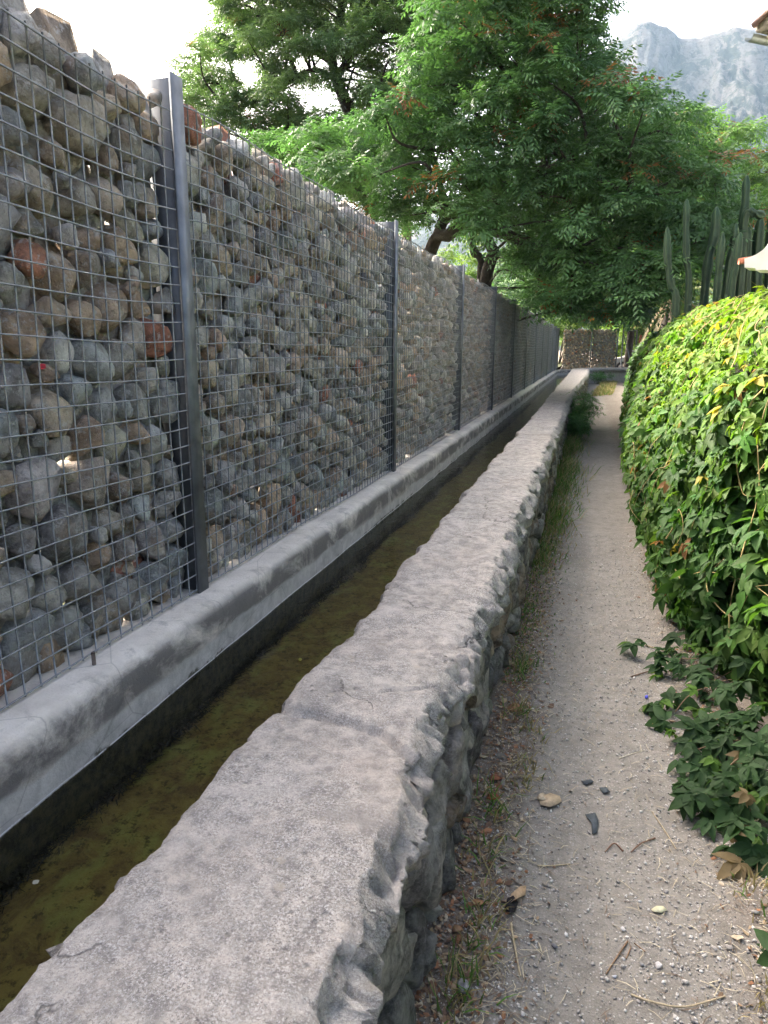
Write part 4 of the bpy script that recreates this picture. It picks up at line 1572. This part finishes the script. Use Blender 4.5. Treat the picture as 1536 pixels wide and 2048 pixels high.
car = thing('parked_car', (2.1, 42, .35), 'light car parked behind the far gate, mostly hidden', 'car')
prof_c = [(-.9, .25), (-.95, .55), (-.85, .75), (-.2, .86), (.25, 1.22), (1.4, 1.28), (2.2, .95), (2.75, .85), (2.8, .3)]
cx0, cy0, czb = 1.95, 42.0, .18
pv = np.array([[cx0 + u_, cy0 - .8, czb + v_] for u_, v_ in prof_c] + [[cx0 + u_, cy0 + .8, czb + v_] for u_, v_ in prof_c])
kk = len(prof_c)
fs = [list(range(kk))[::-1], list(range(kk, 2 * kk))] + [[i, (i + 1) % kk, (i + 1) % kk + kk, i + kk] for i in range(kk)]
me = bpy.data.meshes.new('body')
me.from_pydata([tuple(v - np.array(car.location)) for v in pv], [], fs)
me.materials.append(M_CARPAINT)
bo = ob('body', me, car)
bv = bo.modifiers.new('bevel', 'BEVEL')
bv.width = .06
bv.segments = 3
for xo in (-.25, 2.05):
    for yo in (-.78, .78):
        aw = np.linspace(0, 2 * math.pi, 25)[:-1]
        P0 = np.array([cx0 + xo, cy0 + yo, czb + .31])
        V, F = tube([P0 + np.array([0, -.1, 0]), P0 + np.array([0, .1, 0])], .31, 24)
        wh = MB().add(V, F).build('wheel', M_DARK, car, smooth=False)
        V, F = tube([P0 + np.array([0, -.105, 0]), P0 + np.array([0, .105, 0])], .20, 20)
        o = MB().add(V, F).build('rim', M_CARPAINT, None)
        o.parent = wh
        o.location = (0, 0, 0)
        me2 = o.data
        me2.transform(Matrix.Translation(-Vector(wh.matrix_basis.translation) - Vector(car.location)))
V, F = box(cx0 + .3, cx0 + 1.5, cy0 - .812, cy0 - .806, czb + .9, czb + 1.18)
MB().add(V, F).build('side_window', M_GLASS, car)

# ------------------------------------------------------------------ mountain
xs = np.concatenate([np.linspace(-1000, -60, 60), np.linspace(-55, 260, 190), np.linspace(270, 900, 40)])
ys = np.linspace(420, 1150, 170)
X, Y = np.meshgrid(xs, ys)
cx = np.array([-1000, -700, -400, -200, -90, -30, -12, 0, 14, 24, 36, 48, 58, 66, 84, 100, 120, 140, 152, 170, 230, 300, 450, 900])
cz_ = np.array([70, 90, 110, 150, 215, 262, 285, 312, 321, 327, 328.5, 327, 320, 312, 311, 313, 315, 312, 309, 316, 330, 325, 290, 220]) + 1.5
crest = np.interp(X, cx, cz_)
ycr = 880 + 40 * fbm(np.stack([X * .006, X * 0, X * 0], -1).reshape(-1, 3), 2).reshape(X.shape)
t = np.clip((Y - 420) / (ycr - 420), 0, 1)
hgt = crest * (.10 * t + .90 * t ** 1.45)
back = np.clip((Y - ycr) / 260, 0, 1)
hgt = hgt * (1 - .8 * back ** .8)
Pn = np.stack([X, Y, X * 0], -1).reshape(-1, 3)
rid = 1 - np.abs(fbm(Pn * np.array([.018, .006, 1]) + 3, 5, .55)).reshape(X.shape) * 2
fine = fbm(Pn * np.array([.06, .03, 1]) + 9, 5, .6).reshape(X.shape)
hgt += (rid * 16 + fine * 12) * np.sin(t * math.pi) ** .7 * .9 * (1 - back) + fine * 3.2 * t
ob('mountain', mesh_np('mountain', np.stack([X, Y, hgt - 1.0], -1).reshape(-1, 3), grid_faces(*X.shape), M_MOUNT, smooth=False), kind='structure')

# ------------------------------------------------------------------ grass and weeds along the wall
def blades(n, yfun, xfun, h, r_, col, wid=.003, lean=.5):
    y = yfun(n)
    x = xfun(n, y)
    z = path_z(x, y) - .005
    base = np.column_stack([x, y, z])
    hh = h(n, y)
    dirv = np.column_stack([r_.normal(.15, lean, n), r_.normal(-.05, lean, n), np.ones(n)])
    dirv /= np.linalg.norm(dirv, axis=1)[:, None]
    tip = base + dirv * hh[:, None] + np.column_stack([dirv[:, 0] * .3, dirv[:, 1] * .3, -.25 * np.abs(dirv[:, 0])]) * hh[:, None]
    mid = base + dirv * hh[:, None] * .55
    a = r_.random(n) * 3.14
    sd = np.column_stack([np.cos(a), np.sin(a), 0 * a]) * (wid * (1 + hh * 2))[:, None]
    V = np.stack([base - sd, base + sd, mid + sd * .8, mid - sd * .8, tip], 1).reshape(-1, 3)
    i = np.arange(n)[:, None] * 5
    F = [(i + np.array([[0, 1, 2, 3]])), (i + np.array([[3, 2, 4]]))]
    return V, F, np.repeat(col, 5, axis=0)


r_ = np.random.default_rng(61)


def gcol(n, dry):
    c = np.where((r_.random(n) < dry)[:, None], np.array([.38, .31, .17]), np.array([.13, .245, .06]))
    return c * r_.uniform(.65, 1.3, (n, 1))


mb = MB()
n = 8000
yv = 3.0 + 16 * r_.random(n) ** 1.15
tuft = fbm(np.stack([yv * 1.8, yv * 0, yv * 0], -1), 3)
hv = (.008 + .02 * sstep(2.8, 4.5, yv) + .15 * sstep(4.0, 7, yv) * r_.random(n) ** .8) * (1 + .9 * tuft)
xv = -.285 + np.abs(r_.normal(0, .07, n)) * (1 + .8 * sstep(4, 7, yv))
mb.add(*blades(n, lambda n: yv, lambda n, y: xv, lambda n, y: np.maximum(hv, .02), r_, gcol(n, .42)))
for (tx, ty, k_, hh, dry) in [(-.20, 1.40, 130, .08, .5), (-.18, 1.62, 80, .07, .6), (-.135, 2.32, 90, .06, .85), (-.21, 2.1, 60, .10, .3), (-.19, 2.75, 90, .07, .6), (-.21, 3.2, 120, .09, .5), (-.12, 2.62, 60, .05, .9), (-.2, 1.85, 50, .08, .5), (.50, 1.5, 60, .06, .9), (.55, 1.9, 60, .06, .8)]:
    yv1 = ty + r_.normal(0, .06, k_)
    xv1 = tx + r_.normal(0, .03, k_)
    mb.add(*blades(k_, lambda n: yv1, lambda n, y: xv1, lambda n, y: hh * r_.uniform(.4, 1.2, n), r_, gcol(k_, dry), .0022, .6))
n = 2500                                             # dry grass where the path turns
yv2 = r_.uniform(24, 33.5, n)
xv2 = r_.uniform(.1, .75, n) + .05 * (yv2 - 24)
mb.add(*blades(n, lambda n: yv2, lambda n, y: xv2, lambda n, y: r_.uniform(.05, .18, n), r_, gcol(n, .8), .008))
mb.build('grass', M_GRASS, kind='stuff', label='green and dry grass along the foot of the low wall', cat='grass')

for k, (px, py, hh, ww, lab) in enumerate([(-.12, 14.2, .62, .22, 'leafy green weed against the far part of the low wall'), (-.16, 12.2, .42, .16, 'smaller green weed in front of the leafy one at the low wall'),
                                           (.45, 32.2, .45, .3, 'green weed on the pale far wall')]):
    root = thing('weed', (px, py, 0), lab, 'weed')
    mb = MB()
    st = MB()
    for q in range(46):
        L = hh * r_.uniform(.4, 1.05)
        d = np.array([r_.normal(0, .45), r_.normal(0, .45), 1.0])
        p1 = np.array([px + r_.normal(0, ww * .4), py + r_.normal(0, ww * .8), .0]) + d * L
        st.add(*tube([np.array([px + r_.normal(0, .06), py + r_.normal(0, .1), -.01]), p1], [.004, .002], 4), (.10, .14, .05))
        V, F = ROS[q % 7]
        c = np.array([.10, .22, .075]) * r_.uniform(.7, 1.3)
        mb.add(*scatter(V, F, rot_to(np.array([d + r_.normal(0, .3, 3)]), r_.normal(0, 1, (1, 3))), p1[None], np.array([.42]), c[None]))
    st.build('stems', M_VINE, root, kind='stuff')
    mb.build('leaves', M_TREE, root, kind='stuff')

# ------------------------------------------------------------------ gravel, straw and litter on the path
mb = MB()
dirs, F1 = ICO[1]
PEBS = []
for k in range(8):
    q = rock(dirs, np.random.default_rng(k).normal(0, 1, (9, 3)) / 1.6, np.random.default_rng(k + 9).uniform(.6, 1.0, 9), 9, np.random.default_rng(k), .12)
    q = q / np.abs(q).max() * np.array([1, .8, .55])
    PEBS.append(q)
n = 26000
y = 1.0 + 5.0 * r_.random(n) ** 1.7
x = r_.uniform(-.24, .72, n)
wt = .45 + .55 * sstep(.1, .5, x) + .3 * sstep(2.2, 1.2, y)
m = r_.random(n) < wt
x, y = x[m], y[m]
n = len(x)
sz = .0028 + .0055 * r_.random(n) ** 2.5 + np.where(r_.random(n) < .02, .006, 0)
Rm = rot_to(np.column_stack([r_.normal(0, .3, (n, 2)), np.ones(n)]), r_.normal(0, 1, (n, 3)))
tone = r_.uniform(.6, 1.35, (n, 1))
cl = np.array([.44, .42, .39]) * tone ** 1.2
wh = r_.random(n) < .12
cl[wh] = np.array([.60, .59, .56]) * r_.uniform(.8, 1.1, (wh.sum(), 1))
pos = np.column_stack([x, y, path_z(x, y) + sz * .25])
wh = r_.integers(0, 8, n)
for k in range(8):
    m = wh == k
    mb.add(*scatter(PEBS[k], F1, Rm[m], pos[m], sz[m], cl[m]))
mb.build('gravel', M_PEB, kind='stuff', label='small grey gravel scattered over the path', cat='gravel')

mb = MB()
n = 3800
y = 1.05 + 4.6 * r_.random(n) ** 1.7
side = r_.random(n)
x = np.where(side < .42, -.21 + np.abs(r_.normal(0, .10, n)), np.where(side < .75, .62 - np.abs(r_.normal(0, .13, n)), r_.uniform(-.2, .6, n)))
L = r_.uniform(.006, .024, n) * (1 + (r_.random(n) < .08) * 1.0)
a = r_.random(n) * 6.28
c0 = np.column_stack([x, y, path_z(x, y) + .003 + .004 * r_.random(n)])
d = np.column_stack([np.cos(a), np.sin(a), r_.normal(0, .12, n)]) * L[:, None]
sd = np.column_stack([-np.sin(a), np.cos(a), 0 * a]) * (r_.uniform(.0005, .0012, n))[:, None]
bend = np.column_stack([-np.sin(a), np.cos(a), 0 * a]) * (L * r_.normal(0, .15, n))[:, None] + np.array([0, 0, .002])
V = np.stack([c0 - d - sd, c0 - d + sd, c0 + bend + sd, c0 + bend - sd, c0 + d + sd, c0 + d - sd], 1).reshape(-1, 3)
i = np.arange(n)[:, None] * 6
F = np.vstack([i + np.array([[0, 1, 2, 3]]), i + np.array([[3, 2, 4, 5]])])
cl = np.where((r_.random(n) < .7)[:, None], np.array([.50, .44, .31]), np.array([.22, .16, .11])) * r_.uniform(.6, 1.2, (n, 1))
mb.add(V, F, np.repeat(cl, 6, axis=0))
mb.build('straw', M_BITS, kind='stuff', label='dry straw and plant bits strewn along the path edges', cat='straw')


n = 6500
y = 1.05 + 5.5 * r_.random(n) ** 1.5
x = np.where(r_.random(n) < .72, -.295 + np.abs(r_.normal(0, .10, n)), .66 - np.abs(r_.normal(0, .11, n)))
sz = r_.uniform(.003, .010, n) * (1 + (r_.random(n) < .06))
a = r_.random(n) * 6.28
nz_ = np.column_stack([r_.normal(0, .45, (n, 2)), np.ones(n)])
Rm = rot_to(nz_, np.column_stack([np.cos(a), np.sin(a), 0 * a]))
Vl = np.array([[-.5, -1, 0], [.45, -.8, .15], [.6, .3, -.1], [.1, 1.1, .2], [-.55, .4, .1], [0, 0, .3]])
Fl = np.array([[0, 1, 5], [1, 2, 5], [2, 3, 5], [3, 4, 5], [4, 0, 5]])
pal = np.array([[.27, .18, .11], [.36, .27, .17], [.19, .12, .08], [.42, .35, .25], [.30, .15, .08], [.22, .20, .17]])
cl = pal[r_.integers(0, 6, n)] * r_.uniform(.7, 1.2, (n, 1))
mb = MB()
mb.add(*scatter(Vl, Fl, Rm, np.column_stack([x, y, path_z(x, y) + .004]), sz, cl))
mb.build('leaf_litter', M_BITS, kind='stuff', label='brown leaf litter along the wall foot and under the hedge', cat='litter')


def gpt(px, py):
    """path point for a survey pixel"""
    d = _fw + (px - 768) / F_PX * _rt - (py - 1024) / F_PX * _up
    p = CAMP + d * (-CAM_H / d[2])
    z = float(path_z(np.array([p[0]]), np.array([p[1]]))[0])
    p = CAMP + d * ((z - CAM_H) / d[2])
    return p


def twig(pix, rad, label, col, forks=()):
    pts = np.array([gpt(*q) for q in pix]) + np.array([0, 0, rad + .001])
    pts[1:-1, 2] += rad
    root = thing('twig', pts[0], label, 'twig')
    V, F = tube(spline(pts, 4), np.linspace(rad, rad * .7, (len(pts) - 1) * 4 + 1), 6)
    MB().add(V, F, col).build('stick', M_BITS, root, smooth=True)
    for fk in forks:
        fp = np.array([gpt(*q) for q in fk]) + np.array([0, 0, rad + .001])
        V, F = tube(spline(fp, 4), rad * .7, 5)
        MB().add(V, F, col).build('side_shoot', M_BITS, root, smooth=True)


ST = (.46, .38, .25)
twig([(1022, 1848), (1024, 1868), (1030, 1900), (1036, 1935), (1041, 1955)], .0032, 'long pale bent stalk lying on the path near the torn leaf', ST)
twig([(974, 1880), (976, 1910), (990, 1938), (1012, 1958)], .0014, 'thin curved straw left of the long pale stalk', ST)
twig([(1075, 1733), (1100, 1735), (1140, 1730)], .0024, 'pale straight stick across the upper middle of the near path', ST)
twig([(1246, 1704), (1228, 1690), (1210, 1706)], .0026, 'short dark brown twig in the middle of the path', (.16, .09, .06))
twig([(1310, 1678), (1282, 1690), (1262, 1706)], .0026, 'dark brown twig right of the other dark twig', (.17, .10, .065))
twig([(1255, 1885), (1235, 1915), (1212, 1950)], .0022, 'forked brown twig lower on the path', (.27, .17, .10), [[(1268, 1888), (1290, 1905)], [(1262, 1895), (1252, 1920)]])
twig([(1262, 1992), (1310, 2010), (1370, 2018), (1450, 1995)], .0028, 'long dry stem curving along the bottom right of the path', ST)
twig([(1262, 1355), (1300, 1345), (1330, 1338)], .0035, 'dark twig at the right path edge beside the creeper', (.14, .09, .06))
twig([(1290, 1292), (1330, 1306), (1362, 1318)], .004, 'straight pale stalk at the right edge of the path below the hedge', ST)
twig([(1304, 1625), (1330, 1665), (1352, 1700)], .002, 'thin pale stem slanting by the lower creeper leaves', ST)
twig([(1238, 1518), (1262, 1510), (1288, 1502)], .0016, 'short white straw in the centre of the path', (.55, .5, .38))


def flat_piece(name, pix, lift, label, cat, col, thick=.0015, mat=None, bend=.006):
    P = np.array([gpt(*q) for q in pix])
    c = P.mean(0)
    n = len(P)
    P[:, 2] += .006 + lift * np.abs(np.sin(np.arange(n) * 2.3)) * 1.0
    top = np.vstack([P, c[None] + np.array([0, 0, .008 + bend])])
    V = np.vstack([top, top - np.array([0, 0, thick])])
    m = n + 1
    i = np.arange(n)
    F = np.vstack([np.stack([i, (i + 1) % n, np.full(n, n)], -1), np.stack([(i + 1) % n + m, i + m, np.full(n, n + m)], -1)])
    S_ = np.stack([i, i + m, (i + 1) % n + m, (i + 1) % n], -1)
    mb = MB().add(V, [F, S_], col)
    return mb.build(name, mat or M_BITS, None, c, label=label, cat=cat)


flat_piece('dry_leaf', [(1016, 1812), (1022, 1800), (1040, 1788), (1052, 1782), (1050, 1796), (1036, 1810), (1026, 1816)], .02, 'torn tan dry leaf on the near path', 'leaf', (.46, .33, .20))
flat_piece('dark_scrap', [(1008, 1826), (1014, 1806), (1026, 1802), (1036, 1812), (1030, 1828), (1018, 1834)], .012, 'black scrap stuck to the torn tan leaf', 'scrap', (.02, .018, .02))
flat_piece('dry_leaf', [(1302, 1822), (1312, 1817), (1326, 1818), (1334, 1825), (1322, 1829), (1308, 1829)], .004, 'cream coloured oval leaf on the right half of the path', 'leaf', (.62, .60, .40))
flat_piece('plastic_strip', [(1170, 1632), (1190, 1630), (1196, 1644), (1194, 1668), (1184, 1672), (1182, 1650)], .004, 'dark blue grey plastic strip in the middle of the path', 'strip', (.07, .085, .095))
flat_piece('plastic_strip', [(1162, 1566), (1180, 1562), (1188, 1568), (1172, 1573)], .003, 'thin dark plastic strip, upper left of the three on the path', 'strip', (.06, .07, .08))
flat_piece('plastic_strip', [(1198, 1578), (1212, 1578), (1220, 1588), (1206, 1590)], .003, 'small dark plastic strip, upper right of the three on the path', 'strip', (.08, .095, .10))
flat_piece('blue_scrap', [(1289, 1394), (1295, 1393), (1296, 1399), (1290, 1400)], .003, 'tiny blue scrap on the path', 'scrap', (.06, .07, .42))
for k, (px, py, w_, lab) in enumerate([(1030, 1420, 18, 'brown dry leaf at the wall foot, farthest of the brown leaves'), (985, 1600, 16, 'red brown dry leaf beside the low wall'), (1100, 1605, 26, 'large pale tan dry leaf left of the path centre'),
                                       (955, 1812, 14, 'small orange brown leaf near the black scrap'), (915, 1865, 15, 'brown dry leaf low down beside the wall'), (990, 1560, 13, 'rust brown leaf close to the wall foot'), (1000, 1770, 10, 'curled rust leaf above the torn tan leaf'), (1085, 1600, 14, 'pale curled leaf beside the large tan one')]):
    pa = [(px + w_ * math.cos(q) * random.uniform(.7, 1.1), py + w_ * .55 * math.sin(q) * random.uniform(.7, 1.1)) for q in np.linspace(0, 6.28, 9)[:-1]]
    flat_piece('dry_leaf', pa, .008, lab, 'leaf', [(.30, .17, .09), (.28, .10, .05), (.46, .36, .24), (.36, .20, .10), (.28, .17, .10), (.27, .11, .06), (.25, .13, .07), (.48, .40, .28)][k])
for k, (px, py, rr, lab, cc) in enumerate([(925, 1985, .021, 'grey stone lying at the foot of the low wall', (.24, .24, .24)), (1245, 1860, .012, 'white chip of stone on the near path', (.62, .60, .57)), (1108, 1895, .010, 'dark grey pebble on the near path', (.16, .16, .17)),
                                           (1228, 1955, .009, 'bluish white pebble low on the path', (.55, .56, .6)), (1405, 1436, .017, 'pale stone, upper of the pair beside the creeper', (.5, .48, .46)), (1418, 1440, .015, 'pale stone, lower of the pair beside the creeper', (.46, .45, .43)),
                                           (1318, 1932, .011, 'white angular pebble right of the forked twig', (.58, .56, .54)), (1285, 1932, .011, 'grey angular pebble beside the forked twig', (.34, .33, .31)), (1357, 1272, .02, 'flat pale stone under the edge of the hedge', (.42, .41, .38)), (1455, 1900, .014, 'grey brown stone at the lower right', (.3, .28, .25))]):
    p = gpt(px, py)
    d2, F2 = ICO[2]
    q_ = np.random.default_rng(700 + k)
    Vs = rock(d2, q_.normal(0, 1, (10, 3)) / 1.6, q_.uniform(.65, 1.0, 10), 10, q_, .12)
    Vs = Vs / np.abs(Vs).max() * rr * np.array([1, 1, .7])
    me = mesh_np('loose_stone', Vs, F2, M_PEB, np.broadcast_to(np.array(cc), Vs.shape), False)
    ob('loose_stone', me, None, p + np.array([0, 0, rr * .45]), label=lab, cat='stone')

for k, (x, y, a, cc, lab) in enumerate([(-.985, 2.345, .4, (.34, .33, .08), 'small yellow green leaf floating on the channel water'), (-1.105, 1.105, 1.2, (.55, .55, .5), 'tiny pale leaf floating on the near water')]):
    V, F = leaflet(.034 if k == 0 else .018, .014, 5, .1, .05)
    ca, sa = math.cos(a), math.sin(a)
    V = V @ np.array([[ca, sa, 0], [-sa, ca, 0], [0, 0, 1]])
    ob('floating_leaf', mesh_np('floating_leaf', V, F, M_CREEP, np.broadcast_to(np.array(cc), V.shape)), None, (x, y, .3335), label=lab, cat='leaf')

# rebar stub and red scrap by the fence
rb = thing('rebar_stub', (-1.405, 1.72, .543), 'short rusty steel bar end standing on the ledge by the mesh', 'rebar')
V, F = tube([(-1.405, 1.72, .535), (-1.405, 1.72, .56), (-1.405, 1.72, .585)], [.006, .0065, .006], 8)
MB().add(V, F, (.16, .13, .11)).build('bar', M_BITS, rb)

pr = np.array([-1.470, 1.70, 1.442])
Vr = pr + .7 * np.array([[0, -.022, -.008], [.004, -.005, -.012], [.002, .02, -.007], [0, .022, .008], [.006, 0, .012], [0, -.02, .010], [.012, 0, 0]])
Fr = np.array([[0, 1, 6], [1, 2, 6], [2, 3, 6], [3, 4, 6], [4, 5, 6], [5, 0, 6]])
MB().add(Vr, Fr, (.55, .05, .07)).build('red_scrap', M_BITS, None, pr, label='small red scrap caught among the stones of the nearest panel', cat='scrap')

# ------------------------------------------------------------------ haze
V, F = box(-1400, 1400, -200, 1500, -1.2, 400)
hm = bpy.data.materials.new('haze')
hm.use_nodes = True
hm.node_tree.nodes.clear()
ho = hm.node_tree.nodes.new('ShaderNodeOutputMaterial')
hv_ = hm.node_tree.nodes.new('ShaderNodeVolumePrincipled')
hv_.inputs['Color'].default_value = (.52, .76, 1.0, 1)
hv_.inputs['Density'].default_value = .00017
hv_.inputs['Anisotropy'].default_value = .2
hm.node_tree.links.new(hv_.outputs[0], ho.inputs['Volume'])
ob('haze', mesh_np('haze', V, F, hm), kind='stuff', label='pale blue summer haze in the air before the mountain', cat='haze')
